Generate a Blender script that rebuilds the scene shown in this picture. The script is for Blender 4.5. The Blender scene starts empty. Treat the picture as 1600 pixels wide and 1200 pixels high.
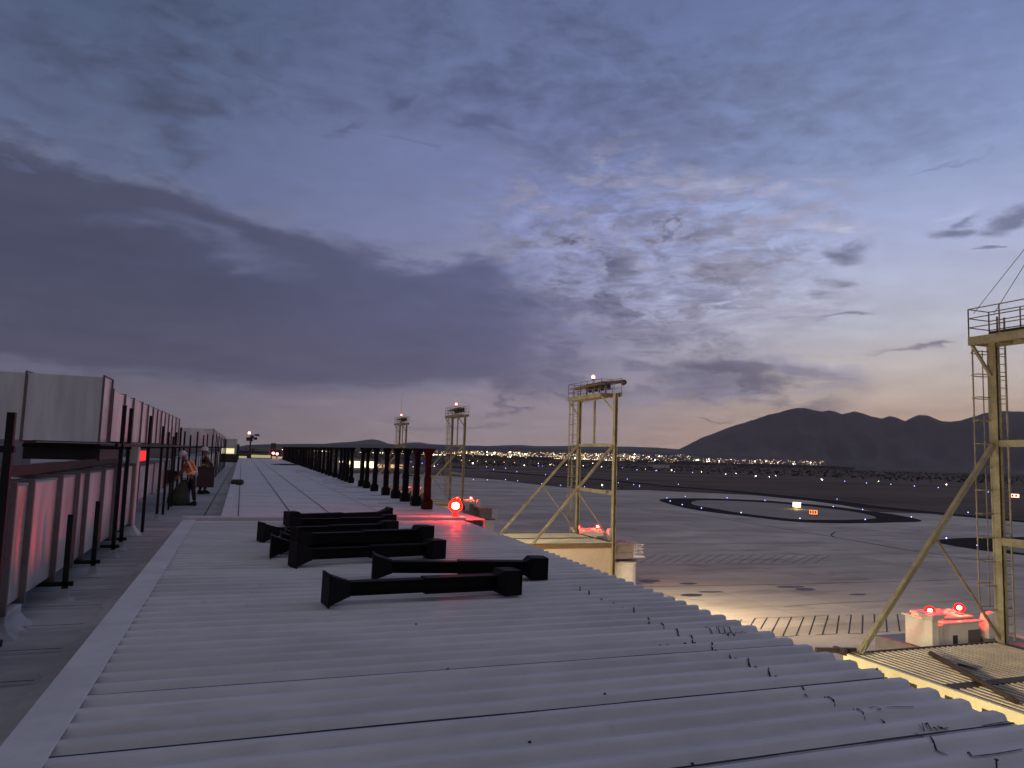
import bpy, bmesh, math, random
from mathutils import Vector, Matrix, noise
from mathutils.geometry import tessellate_polygon
random.seed(7)
R=math.radians
C=bpy.context.scene.collection
scn=bpy.context.scene
# ---------------------------------------------------------------- camera
F=1150.0; ZC=1.7
ROLL=R(1.8); PITCH=math.atan(111/F); YAW=R(19.92)
_f=Vector((math.sin(YAW)*math.cos(PITCH),math.cos(YAW)*math.cos(PITCH),math.sin(PITCH)))
_r=Vector((math.cos(YAW),-math.sin(YAW),0)); _u=_r.cross(_f)
RT=_r*math.cos(ROLL)+_u*math.sin(ROLL); UP=_u*math.cos(ROLL)-_r*math.sin(ROLL)
cam=bpy.data.objects.new('camera',bpy.data.cameras.new('camera')); C.objects.link(cam)
cam.matrix_world=Matrix(((RT.x,UP.x,-_f.x,0),(RT.y,UP.y,-_f.y,0),(RT.z,UP.z,-_f.z,ZC),(0,0,0,1)))
cam.data.sensor_width=36; cam.data.lens=F/1600*36; cam.data.clip_end=60000; cam.data.clip_start=.05
scn.camera=cam
def ray(x,y):
    d=_f+RT*((x-800)/F)-UP*((y-600)/F); return d.normalized()
def onz(x,y,z):
    d=ray(x,y); return Vector((0,0,ZC))+d*((z-ZC)/d.z)
def onx(x,y,X):
    d=ray(x,y); return Vector((0,0,ZC))+d*(X/d.x)
def ony(x,y,Y):
    d=ray(x,y); return Vector((0,0,ZC))+d*(Y/d.y)
def atr(x,y,r):
    d=ray(x,y); h=math.hypot(d.x,d.y); return Vector((0,0,ZC))+d*(r/h)
def azel(x,y):
    d=ray(x,y); return math.degrees(math.atan2(d.x,d.y)), math.degrees(math.asin(d.z))
scn.view_settings.view_transform='Standard'; scn.view_settings.look='None'
scn.view_settings.exposure=0.26; scn.view_settings.gamma=1
scn.render.engine='CYCLES'
scn.cycles.max_bounces=6; scn.cycles.diffuse_bounces=3; scn.cycles.glossy_bounces=3
scn.cycles.sample_clamp_indirect=3; scn.cycles.volume_bounces=1
def s2l(c):
    return tuple(((v/255)/12.92 if v/255<=.04045 else ((v/255+.055)/1.055)**2.4) for v in c)+(1,)
# ---------------------------------------------------------------- world: dusk sky with clouds, laid out by compass direction and height
world=bpy.data.worlds.new('World'); scn.world=world; world.use_nodes=True
wn=world.node_tree; wn.nodes.clear()
class NT:
    def __init__(s,t): s.t=t
    def n(s,k,**a):
        q=s.t.nodes.new(k)
        for x,v in a.items(): setattr(q,x,v)
        return q
    def put(s,i,v):
        if isinstance(v,bpy.types.NodeSocket): s.t.links.new(v,i)
        else: i.default_value=v
    def m(s,op,a,b=0,c=0,clamp=False):
        q=s.n('ShaderNodeMath',operation=op,use_clamp=clamp); s.put(q.inputs[0],a); s.put(q.inputs[1],b); s.put(q.inputs[2],c); return q.outputs[0]
    def vm(s,op,a,b=(0,0,0),sc=1):
        q=s.n('ShaderNodeVectorMath',operation=op); s.put(q.inputs[0],a); s.put(q.inputs[1],b); s.put(q.inputs[3],sc)
        return q.outputs['Value'] if op in('LENGTH','DOT_PRODUCT') else q.outputs[0]
    def mr(s,v,a,b,c=0.,d=1.,t='SMOOTHSTEP'):
        q=s.n('ShaderNodeMapRange',interpolation_type=t); s.put(q.inputs[0],v)
        for i,x in zip((1,2,3,4),(a,b,c,d)): s.put(q.inputs[i],x)
        return q.outputs[0]
    def mix(s,f,a,b,mode='MIX'):
        q=s.n('ShaderNodeMix',data_type='RGBA',blend_type=mode); s.put(q.inputs[0],f); s.put(q.inputs[6],a); s.put(q.inputs[7],b); return q.outputs[2]
    def noise(s,v,sc,det=4,rough=.5,dist=0,col=False):
        q=s.n('ShaderNodeTexNoise'); s.put(q.inputs['Vector'],v); q.inputs['Scale'].default_value=sc; q.inputs['Detail'].default_value=det
        q.inputs['Roughness'].default_value=rough; q.inputs['Distortion'].default_value=dist; return q.outputs['Color' if col else 'Fac']
    def xyz(s,a,b,c=0.):
        q=s.n('ShaderNodeCombineXYZ'); s.put(q.inputs[0],a); s.put(q.inputs[1],b); s.put(q.inputs[2],c); return q.outputs[0]
    def ramp(s,f,stops,interp='EASE'):
        q=s.n('ShaderNodeValToRGB'); s.put(q.inputs[0],f); e=q.color_ramp; e.interpolation=interp
        e.elements[0].position=stops[0][0]; e.elements[0].color=stops[0][1]
        e.elements[1].position=stops[-1][0]; e.elements[1].color=stops[-1][1]
        for p,c in stops[1:-1]: e.elements.new(p).color=c
        return q.outputs[0]
W=NT(wn)
tc=W.n('ShaderNodeTexCoord').outputs['Generated']
D=W.vm('NORMALIZE',tc)
sp=W.n('ShaderNodeSeparateXYZ'); W.put(sp.inputs[0],D)
el=W.m('MULTIPLY',W.m('ARCSINE',sp.outputs[2]),180/math.pi)
az=W.m('MULTIPLY',W.m('ARCTAN2',sp.outputs[0],sp.outputs[1]),180/math.pi)
elf=W.m('DIVIDE',el,45.0,clamp=True)
def skyramp(lst): return W.ramp(elf,[(e/45,s2l(c)) for e,c in lst],'LINEAR')
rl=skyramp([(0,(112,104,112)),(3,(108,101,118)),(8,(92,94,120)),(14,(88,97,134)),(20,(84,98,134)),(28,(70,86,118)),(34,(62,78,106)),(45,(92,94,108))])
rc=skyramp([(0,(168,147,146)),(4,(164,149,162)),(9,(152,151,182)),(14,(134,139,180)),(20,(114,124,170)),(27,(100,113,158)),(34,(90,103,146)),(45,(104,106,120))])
rr=skyramp([(0,(222,172,134)),(2.5,(220,182,152)),(6,(205,190,182)),(10,(186,188,204)),(16,(160,170,208)),(22,(126,144,188)),(28,(104,124,170)),(34,(96,112,158)),(45,(108,110,126))])  # top stops, overhead and unseen, made neutral and lighter to brighten roof and apron
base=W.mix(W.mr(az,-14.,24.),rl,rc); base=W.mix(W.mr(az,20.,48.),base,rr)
# unseen sky far behind the viewer: neutral grey, lightened to brighten the roof
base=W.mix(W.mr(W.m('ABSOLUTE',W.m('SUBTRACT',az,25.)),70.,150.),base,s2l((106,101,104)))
# perspective cloud plane coordinates
inv=W.m('DIVIDE',1.,W.m('MAXIMUM',W.m('ADD',sp.outputs[2],.06),.03))
cp=W.xyz(W.m('MULTIPLY',sp.outputs[0],inv),W.m('MULTIPLY',sp.outputs[1],inv),0.)
ae=W.xyz(az,el,0.)
nz=W.noise(W.vm('MULTIPLY',ae,(.06,.17,1)),1.,5,.55,.3,True)
nzc=W.vm('SUBTRACT',nz,(.5,.5,.5))
dist=W.vm('ADD',W.vm('ADD',ae,W.vm('MULTIPLY',nzc,(20,12,0))),W.vm('MULTIPLY',W.vm('SUBTRACT',W.noise(W.vm('MULTIPLY',ae,(.25,.5,1)),1.,5,.6,0,True),(.5,.5,.5)),(5,3,0)))          # torn edges
dsp=W.n('ShaderNodeSeparateXYZ'); W.put(dsp.inputs[0],dist)
n_big=W.noise(cp,1.4,5,.55,.2)
n_mid=W.noise(W.vm('MULTIPLY',cp,(1,1,1)),5.0,6,.6,.4)
n_fine=W.noise(W.vm('MULTIPLY',ae,(.12,.75,1)),1.,5,.62,.5)
n_cell=W.noise(W.vm('ADD',W.vm('MULTIPLY',ae,(.20,.46,1)),W.vm('MULTIPLY',nzc,(1.2,.8,0))),1.,6,.68,.25)
cell=W.mr(n_cell,.44,.58)
def curve(v,pts,lo,hi):      # piecewise-linear function of v through a grey ramp
    st=[]
    for x,y in pts:
        g=(y+10)/60; st.append(((x-lo)/(hi-lo),(g,g,g,1)))
    r_=W.ramp(W.m('DIVIDE',W.m('SUBTRACT',v,lo),hi-lo,clamp=True),st,'LINEAR')
    return W.m('SUBTRACT',W.m('MULTIPLY',r_,60.),10.)
up=[azel(*p) for p in[(0,170),(150,190),(300,262),(500,335),(660,372),(800,385),(950,420),(1120,480),(1240,540),(1330,600)]]
upc=curve(dsp.outputs[0],[(-80,up[0][1]-4)]+up+[(60,-4)],-80,60)
lo_=[azel(*p) for p in[(0,580),(200,603),(430,622),(620,622),(760,612),(900,640),(1100,640),(1320,612)]]
loc_=curve(dsp.outputs[0],[(-80,6)]+lo_+[(60,3)],-80,60)
mass=W.m('MULTIPLY',W.mr(W.m('SUBTRACT',upc,dsp.outputs[1]),-1.2,2.6),W.mr(W.m('SUBTRACT',el,loc_),-.3,W.m('ADD',1.2,W.m('MULTIPLY',n_fine,.8))))
# the mass breaks into small clouds towards the right
brk=W.mr(az,17.,32.)
thr=W.mr(W.m('ADD',n_mid,W.m('MULTIPLY',n_fine,.45)),.66,.84)
mass=W.m('MULTIPLY',mass,W.m('ADD',W.m('MULTIPLY',W.m('SUBTRACT',1.,brk),1.),W.m('MULTIPLY',brk,W.m('ADD',.25,W.m('MULTIPLY',cell,.6)))))
def blob(px,py,rx,ry,ang=0,st=1.,soft=.0,src=None):
    a,e=azel(px,py); a1,e1=azel(px+10,py); a2,e2=azel(px,py-10)
    q=W.n('ShaderNodeMapping',vector_type='TEXTURE'); W.put(q.inputs[0],src or dist)
    q.inputs[1].default_value=(a,e,0); q.inputs[2].default_value=(0,0,-R(ang)); q.inputs[3].default_value=(rx*math.hypot(a1-a,e1-e)/10,ry*math.hypot(a2-a,e2-e)/10,1)
    return W.m('MULTIPLY',W.mr(W.vm('LENGTH',q.outputs[0]),1.15,soft),st)
def comb(lst):
    o=lst[0]
    for b in lst[1:]: o=W.m('MAXIMUM',o,b)
    return o
# broken middle-level cloud field
field=blob(1010,400,350,185,6,1.,.25)
tex=W.m('MULTIPLY',W.m('MULTIPLY',cell,W.mr(n_fine,.30,.60,.7,1.)),W.mr(n_big,.30,.50,.75,1.))
fm=W.m('MULTIPLY',field,W.m('MULTIPLY',tex,1.))
topf=W.m('MULTIPLY',blob(980,110,640,200,4,1.,.3),W.m('MULTIPLY',W.mr(W.m('ADD',W.m('MULTIPLY',n_big,.6),W.m('MULTIPLY',n_cell,.4)),.38,.56),.85))
topl=W.m('MULTIPLY',blob(260,60,420,170,4,1.,.3),W.m('MULTIPLY',W.mr(W.m('ADD',W.m('MULTIPLY',n_big,.5),W.m('MULTIPLY',n_cell,.5)),.42,.60),.7))
lowf=W.m('MULTIPLY',blob(1050,490,260,85,0,1.,.3),W.m('MULTIPLY',W.mr(n_fine,.40,.58),.8))
blobs=comb([blob(608,140,48,30,-30,.8),blob(772,178,66,28,0,.85),blob(742,112,32,20,20,.6),blob(290,175,75,60,10,.75),blob(220,120,35,30,0,.35),
 blob(1320,424,88,24,4,1.1),blob(1180,408,60,16,0,.6),blob(1508,370,58,22,8,1.1),blob(1492,338,26,22,60,.8),blob(1592,348,46,46,0,1.2),
 blob(1130,592,200,36,5,1.0,.2),blob(1010,572,90,22,3,.9),blob(1395,557,66,9,-10,.8),blob(536,225,14,30,10,.45),
 blob(1270,500,60,9,0,.8),blob(1584,429,34,7,3,1.),blob(1180,482,60,8,0,.6),blob(610,242,70,8,0,.35),blob(1440,232,70,8,0,.4),blob(860,628,150,7,0,.6),blob(700,655,140,6,0,.4),blob(1090,650,70,7,0,.5),blob(1190,600,120,14,8,.7),
 blob(60,140,60,30,0,.25)])
clr=W.m('MINIMUM',comb([mass,fm,lowf]),1.)
cl=W.m('MINIMUM',comb([clr,topf,topl,blobs]),1.)
hole=blob(300,388,170,32,9,.62,.1)
hole=W.m('MULTIPLY',hole,W.mr(n_fine,.3,.6,.35,1.))
hole2=comb([hole,blob(90,182,120,13,6,.6,.1),blob(235,212,60,26,-25,.65,.2),blob(60,245,40,8,0,.4,.2)])
cl=W.m('MULTIPLY',cl,W.m('SUBTRACT',1.,hole2))
ccl=W.ramp(elf,[(0,s2l((92,82,104))),(5/45,s2l((78,78,102))),(12/45,s2l((64,69,95))),(20/45,s2l((70,74,98))),(30/45,s2l((58,70,98))),(1,s2l((48,60,88)))],'LINEAR')
ccc=W.ramp(elf,[(0,s2l((128,112,132))),(4/45,s2l((104,98,126))),(10/45,s2l((90,92,128))),(18/45,s2l((90,98,136))),(28/45,s2l((84,96,136))),(1,s2l((58,70,104)))],'LINEAR')
ccr=W.ramp(elf,[(0,s2l((150,130,136))),(5/45,s2l((128,120,134))),(12/45,s2l((124,126,150))),(20/45,s2l((112,122,160))),(1,s2l((70,84,122)))],'LINEAR')
cc=W.mix(W.mr(az,-12.,26.),ccl,ccc); cc=W.mix(W.mr(az,22.,46.),cc,ccr)
ccv=W.m('ADD',.86,W.m('MULTIPLY',n_cell,.28)); cc=W.mix(1.,cc,W.xyz(ccv,ccv,ccv),'MULTIPLY')
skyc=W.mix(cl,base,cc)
skyc=W.mix(W.m('MULTIPLY',blobs,.42),skyc,W.mix(1.,cc,(.72,.74,.78,1),'MULTIPLY'))
# bright torn rims and soft variation
rim=W.m('MULTIPLY',W.m('MULTIPLY',clr,W.m('SUBTRACT',1.,clr)),W.mr(W.m('ADD',W.m('MULTIPLY',n_fine,.5),n_cell),.66,.86))
rim=W.m('MINIMUM',W.m('MULTIPLY',rim,W.mr(az,-20.,35.,1.3,1.7)),.5)
skyc=W.mix(rim,skyc,W.mix(W.mr(az,0.,40.),s2l((120,128,156)),s2l((190,184,206))))
wisp=W.m('MULTIPLY',W.m('MULTIPLY',blob(1360,360,150,40,-12,1.,.1),W.mr(n_fine,.56,.7)),.55)
skyc=W.mix(wisp,skyc,s2l((206,204,226)))
var=W.m('ADD',.94,W.m('MULTIPLY',W.m('SUBTRACT',n_big,.4),.36))
n_rip=W.noise(W.vm('ADD',W.vm('MULTIPLY',ae,(.42,1.15,1)),W.vm('MULTIPLY',nzc,(2.,1.2,0))),1.,5,.62,.3)
det=W.m('ADD',W.m('MULTIPLY',W.m('SUBTRACT',n_cell,.5),.7),W.m('MULTIPLY',W.m('SUBTRACT',n_rip,.5),.9))
amp=W.m('ADD',W.m('ADD',.22,W.m('MULTIPLY',field,1.25)),W.m('MULTIPLY',W.m('MAXIMUM',topf,topl),.7))
var=W.m('MULTIPLY',var,W.m('SUBTRACT',1.,W.m('MULTIPLY',det,amp)))
skyc=W.mix(1.,skyc,W.xyz(var,var,var),'MULTIPLY')
skyc=W.mix(W.mr(el,-1.,-4.),skyc,s2l((48,44,50)))
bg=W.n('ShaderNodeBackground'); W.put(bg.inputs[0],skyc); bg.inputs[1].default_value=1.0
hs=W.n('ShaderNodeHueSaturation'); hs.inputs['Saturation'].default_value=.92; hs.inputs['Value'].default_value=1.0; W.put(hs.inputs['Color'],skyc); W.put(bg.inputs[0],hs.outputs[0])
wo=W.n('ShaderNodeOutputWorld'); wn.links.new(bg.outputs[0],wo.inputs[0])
# the sun is already below the horizon in the photograph: no sun lamp
# ---------------------------------------------------------------- materials
def mat(name,col,rough=.6,metal=0.,var=.0,scale=2.,bump=0.,bscale=None,stretch=(1,1,1),var2=None,emit=None,spec=None):
    m=bpy.data.materials.new(name); m.use_nodes=True; t=NT(m.node_tree); b=m.node_tree.nodes['Principled BSDF']
    b.inputs['Roughness'].default_value=rough; b.inputs['Metallic'].default_value=metal
    if spec is not None: b.inputs['Specular IOR Level'].default_value=spec
    col=tuple(col)+(1,) if len(col)==3 else col
    b.inputs['Base Color'].default_value=col
    if emit:
        b.inputs['Emission Color'].default_value=tuple(emit[0])+(1,); b.inputs['Emission Strength'].default_value=emit[1]
    if var or bump:
        oc=t.n('ShaderNodeTexCoord').outputs['Object']; v=t.vm('MULTIPLY',oc,stretch)
        if var:
            f=t.noise(v,scale,6,.6); f2=t.noise(v,scale*7.3,3,.6)
            g=t.mr(t.m('ADD',t.m('MULTIPLY',f,.7),t.m('MULTIPLY',f2,.3)),.32,.68)
            dark=tuple(c*(1-var) for c in col[:3])+(1,); lite=tuple(min(1,c*(1+var*.5)) for c in col[:3])+(1,)
            if var2: dark=tuple(var2)+(1,)
            t.put(b.inputs['Base Color'],t.mix(g,dark,lite))
            t.put(b.inputs['Roughness'],t.m('ADD',rough-.06,t.m('MULTIPLY',f2,.14)))
        if bump:
            bn=t.n('ShaderNodeBump'); bn.inputs['Strength'].default_value=1; bn.inputs['Distance'].default_value=bump
            t.put(bn.inputs['Height'],t.noise(v,bscale or scale*3,4,.6)); t.put(b.inputs['Normal'],bn.outputs[0])
    return m
def dirt(m,tint=(.33,.31,.31),amt=.55):
    n=m.node_tree; t=NT(n); b=n.nodes['Principled BSDF']; src=b.inputs['Base Color'].links[0].from_socket
    oc=t.n('ShaderNodeTexCoord').outputs['Object']
    a=t.mr(t.noise(t.vm('MULTIPLY',oc,(.35,3.5,1)),1.,6,.65,.3),.50,.72); c=t.mr(t.noise(oc,9.,4,.7),.60,.75); d=t.mr(t.noise(oc,.35,3,.5),.40,.62)
    f=t.m('MULTIPLY',t.m('MAXIMUM',t.m('MULTIPLY',a,d),t.m('MULTIPLY',c,.45)),amt)
    t.put(b.inputs['Base Color'],t.mix(f,src,tuple(tint)+(1,)))
def emis(name,col,st,samp=True):
    m=bpy.data.materials.new(name); m.use_nodes=True; n=m.node_tree; n.nodes.clear(); t=NT(n)
    e=t.n('ShaderNodeEmission'); e.inputs[0].default_value=tuple(col)+(1,); e.inputs[1].default_value=st
    o=t.n('ShaderNodeOutputMaterial'); n.links.new(e.outputs[0],o.inputs[0])
    if not samp: m.cycles.emission_sampling='NONE'
    return m
M={}
M['roof']=mat('roof_membrane',(.68,.68,.71),.55,0,.20,.55,.004,9,(.5,1.6,1))
M['walk']=mat('walkway_membrane',(.42,.42,.43),.7,0,.30,.5,.004,9,(.6,1.4,1))
M['flash']=mat('painted_flashing',(.68,.68,.71),.5,0,.14,1.2,.003,6)
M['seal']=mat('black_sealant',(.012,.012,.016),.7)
M['ink']=mat('black_ink',(.015,.015,.02),.7)
dirt(M['roof']); dirt(M['walk'],(.16,.15,.145),.6); dirt(M['flash'],(.32,.30,.28),.4)
M['wall']=mat('terminal_wall',(.42,.41,.37),.7,0,.15,.4)
M['glass']=mat('dark_glass',(.02,.022,.025),.08)
M['duct']=mat('galvanised_duct',(.86,.85,.87),.32,.75,.20,1.3,.007,1.2,(1,1,.12))
M['flange']=mat('duct_flange',(.20,.16,.16),.5,.6,.2,3)
M['black']=mat('black_steel',(.010,.008,.010),.5,.1,.3,3,.001,20,spec=.3)
M['col']=mat('black_column_paint',(.007,.005,.006),.6,0,.35,4,.001,25,spec=.12)
M['yel']=mat('mast_paint',(.27,.25,.175),.5,.1,.38,1.4,.002,8)
M['ribd']=mat('bridge_roof_sheet',(.66,.60,.46),.5,0,.25,1.2)
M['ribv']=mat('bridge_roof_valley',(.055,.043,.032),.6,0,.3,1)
M['cream']=mat('cream_panel',(.66,.58,.45),.55,0,.10,.7)
dirt(M['yel'],(.14,.085,.05),.45)
M['fasc']=mat('fascia_paint',(.80,.76,.50),.55,0,.12,1)
M['white']=mat('white_panel',(.62,.60,.57),.5,0,.12,1.1)
M['grey']=mat('grey_steel',(.22,.21,.22),.5,.4,.2,2)
M['dark']=mat('dark_housing',(.03,.03,.034),.6,0,.2,2)
M['maroon']=mat('dark_enclosure',(.05,.035,.04),.45,.2,.2,2)
M['orange']=mat('orange_vest',(.95,.22,.04),.7,0,.15,6,.006,14)
M['refl']=mat('reflective_tape',(.95,.88,.70),.4,0,.08,9)
M['skin']=mat('skin',(.22,.11,.07),.6,0,.1,9)
M['trous']=mat('navy_trousers',(.012,.013,.02),.85,0,.3,7,.006,14)
M['shirt']=mat('rust_shirt',(.22,.06,.03),.85,0,.2,7,.006,14)
M['shirt2']=mat('dark_shirt',(.035,.02,.02),.85,0,.2,7,.006,14)
M['helmet']=mat('white_helmet',(.62,.60,.60),.35,0,.08,5)
M['boot']=mat('black_boot',(.01,.01,.012),.6)
M['sack']=mat('green_sack',(.045,.065,.045),.75,0,.35,3,.03,5)
M['redlamp']=emis('red_lamp_lit',(1,.06,.045),1800)
M['redlamp2']=emis('red_lamp_gate',(1,.07,.05),3200)
def glasslamp():
    m=bpy.data.materials.new('red_lamp_glass'); m.use_nodes=True; n=m.node_tree; n.nodes.clear(); t=NT(n)
    a=t.n('ShaderNodeBsdfTransparent'); a.inputs[0].default_value=(1,.25,.2,1); e=t.n('ShaderNodeEmission'); e.inputs[0].default_value=(1,.012,.006,1); e.inputs[1].default_value=3.5
    x=t.n('ShaderNodeMixShader'); x.inputs[0].default_value=.55; n.links.new(a.outputs[0],x.inputs[1]); n.links.new(e.outputs[0],x.inputs[2]); o=t.n('ShaderNodeOutputMaterial'); n.links.new(x.outputs[0],o.inputs[0]); return m
M['rglass']=glasslamp()
M['redsmall']=emis('red_lamp_small',(1,.16,.12),14)
M['redlens']=mat('red_lens',(.5,.01,.01),.25,0,emit=((1,.015,.008),2.2))
def roofless(o): return o
# ---------------------------------------------------------------- mesh helpers
class MB:
    def __init__(s): s.v=[]; s.f=[]; s.mi=[]; s.m=0
    def add(s,vs,fs):
        o=len(s.v); s.v+= [tuple(v) for v in vs]; s.f+=[tuple(i+o for i in f) for f in fs]; s.mi+=[s.m]*len(fs); return s
    def box(s,x0,x1,y0,y1,z0,z1):
        return s.add([(x0,y0,z0),(x1,y0,z0),(x1,y1,z0),(x0,y1,z0),(x0,y0,z1),(x1,y0,z1),(x1,y1,z1),(x0,y1,z1)],
            [(0,3,2,1),(4,5,6,7),(0,1,5,4),(1,2,6,5),(2,3,7,6),(3,0,4,7)])
    def bar(s,p,q,w,h=None,up=(0,0,1)):
        h=h or w; p=Vector(p); q=Vector(q); d=(q-p).normalized(); u=Vector(up)
        if abs(d.dot(u))>.98: u=Vector((0,1,0))
        a=d.cross(u).normalized()*w/2; b=a.cross(d).normalized()*h/2
        return s.add([p-a-b,p+a-b,p+a+b,p-a+b,q-a-b,q+a-b,q+a+b,q-a+b],[(0,3,2,1),(4,5,6,7),(0,1,5,4),(1,2,6,5),(2,3,7,6),(3,0,4,7)])
    def tube(s,pts,r,n=8,caps=True):
        pts=[Vector(p) for p in pts]; rs=r if isinstance(r,(list,tuple)) else [r]*len(pts); vs=[]; fs=[]
        for i,p in enumerate(pts):
            d=(pts[min(i+1,len(pts)-1)]-pts[max(i-1,0)]).normalized(); u=Vector((0,0,1)) if abs(d.z)<.9 else Vector((0,1,0))
            a=d.cross(u).normalized(); b=a.cross(d)
            for k in range(n):
                t=2*math.pi*k/n; vs.append(p+(a*math.cos(t)+b*math.sin(t))*rs[i])
        for i in range(len(pts)-1):
            for k in range(n): fs.append((i*n+k,(i+1)*n+k,(i+1)*n+(k+1)%n,i*n+(k+1)%n))
        if caps: fs+= [tuple(range(n)),tuple(reversed(range((len(pts)-1)*n,len(pts)*n)))]
        return s.add(vs,fs)
    def lathe(s,prof,c=(0,0,0),n=20,axis='z'):
        vs=[];fs=[]
        for r_,z in prof:
            for k in range(n):
                t=2*math.pi*k/n; p=(r_*math.cos(t),r_*math.sin(t),z)
                if axis=='y': p=(p[0],p[2],p[1])
                if axis=='x': p=(p[2],p[0],p[1])
                vs.append((p[0]+c[0],p[1]+c[1],p[2]+c[2]))
        for i in range(len(prof)-1):
            for k in range(n): fs.append((i*n+k,i*n+(k+1)%n,(i+1)*n+(k+1)%n,(i+1)*n+k))
        fs+=[tuple(reversed(range(n))),tuple(range((len(prof)-1)*n,len(prof)*n))]
        return s.add(vs,fs)
    def loft(s,secs,closed=True):  # list of rings of equal length
        n=len(secs[0]); vs=[p for q in secs for p in q]; fs=[]
        for i in range(len(secs)-1):
            for k in range(n): fs.append((i*n+k,i*n+(k+1)%n,(i+1)*n+(k+1)%n,(i+1)*n+k))
        fs+=[tuple(reversed(range(n))),tuple(range((len(secs)-1)*n,len(secs)*n))]
        return s.add(vs,fs)
    def poly(s,pts,z):
        p3=[Vector((p[0],p[1],z)) for p in pts]; t=tessellate_polygon([p3])
        fs=[]
        for a,b,c in t:
            n=(p3[b]-p3[a]).cross(p3[c]-p3[a]); fs.append((a,b,c) if n.z>0 else (a,c,b))
        return s.add(p3,fs)
    def strip(s,pts,w,z):
        pts=[Vector((p[0],p[1])) for p in pts]; ws=w if isinstance(w,(list,tuple)) else [w]*len(pts); vs=[]
        for i,p in enumerate(pts):
            d=(pts[min(i+1,len(pts)-1)]-pts[max(i-1,0)]).normalized(); n=Vector((-d.y,d.x))*ws[i]/2
            vs+=[(p.x+n.x,p.y+n.y,z),(p.x-n.x,p.y-n.y,z)]
        return s.add(vs,[(2*i,2*i+1,2*i+3,2*i+2) for i in range(len(pts)-1)])
    def build(s,name,m,parent=None,smooth=False,bevel=0,loc=None):
        me=bpy.data.meshes.new(name); v=s.v
        if loc is not None: L=Vector(loc); v=[tuple(Vector(q)-L) for q in v]
        me.from_pydata(v,[],s.f); me.update()
        o=bpy.data.objects.new(name,me); C.objects.link(o)
        for x in (m if isinstance(m,(list,tuple)) else [m]): me.materials.append(x)
        if isinstance(m,(list,tuple)): me.polygons.foreach_set('material_index',s.mi)
        if loc is not None: o.location=loc
        if parent: o.parent=parent
        if smooth: me.polygons.foreach_set('use_smooth',[True]*len(me.polygons))
        if bevel:
            b=o.modifiers.new('bevel','BEVEL'); b.width=bevel; b.segments=2; b.limit_method='ANGLE'
        return o
def tag(o,label,cat=None,group=None,kind=None):
    if label: o['label']=label
    if cat: o['category']=cat
    if group: o['group']=group
    if kind: o['kind']=kind
    return o
def empty(name,loc,label,cat,group=None,rz=0):
    o=bpy.data.objects.new(name,None); C.objects.link(o); o.location=loc; o.rotation_euler=(0,0,rz); o.empty_display_size=.2
    return tag(o,label,cat,group)
def struct(o): o['kind']='structure'; return o
def copy_tree(o,parent=None):
    c=o.copy(); C.objects.link(c)
    if parent: c.parent=parent
    for ch in o.children: copy_tree(ch,c)
    return c
ORD=['first','second','third','fourth','fifth','sixth','seventh','eighth','ninth','tenth','eleventh','twelfth','thirteenth','fourteenth','fifteenth','sixteenth','seventeenth','eighteenth','nineteenth','twentieth']
TENS={20:'twenty',30:'thirty',40:'forty',50:'fifty',60:'sixty',70:'seventy'}; TENTH={20:'twentieth',30:'thirtieth',40:'fortieth',50:'fiftieth',60:'sixtieth',70:'seventieth'}
def ordn(i):
    if i<20: return ORD[i]
    k=i+1; t=k//10*10; return TENTH[t] if k==t else TENS[t]+' '+ORD[k-t-1]
GZ=-11.0
# ================================================================ GROUND
def gp(x,y): return onz(x,y,GZ)
mg=mat('dry_grass_field',(.155,.122,.110),.95,0,.45,.004,0,None,(1,3,1),spec=.05)
def terrain_h(az_,r):
    return 0
g=MB(); rings=[0,60,150,300,600,1000,1800,3000,5000,9000,15000,24000]; NS=64; vs=[]; fs=[]
for i,r_ in enumerate(rings):
    for k in range(NS):
        t=2*math.pi*k/NS; vs.append((r_*math.sin(t),r_*math.cos(t),GZ-.03))
for i in range(len(rings)-1):
    for k in range(NS): fs.append((i*NS+k,(i+1)*NS+k,(i+1)*NS+(k+1)%NS,i*NS+(k+1)%NS))
g.add(vs,fs); struct(g.build('ground',mg))
# concrete apron
def zm(lst,ox,oy,s): return [(ox+x/s,oy+y/s) for x,y in lst]
conc=bpy.data.materials.new('apron_concrete'); conc.use_nodes=True; t=NT(conc.node_tree); b=conc.node_tree.nodes['Principled BSDF']
oc=t.n('ShaderNodeTexCoord').outputs['Object']
st=t.noise(t.vm('MULTIPLY',oc,(.02,.06,1)),1.,7,.62,.6); st2=t.noise(t.vm('MULTIPLY',oc,(.10,.35,1)),1.,5,.6,.4); st3=t.noise(oc,1.2,4,.6)
c1=t.mix(t.mr(st,.30,.68),(.42,.355,.315,1),(.64,.56,.50,1)); c1=t.mix(t.m('MULTIPLY',t.mr(st2,.50,.72),.5),c1,(.25,.21,.20,1)); c1=t.mix(t.m('MULTIPLY',t.mr(st3,.55,.75),.25),c1,(.60,.52,.49,1))
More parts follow.
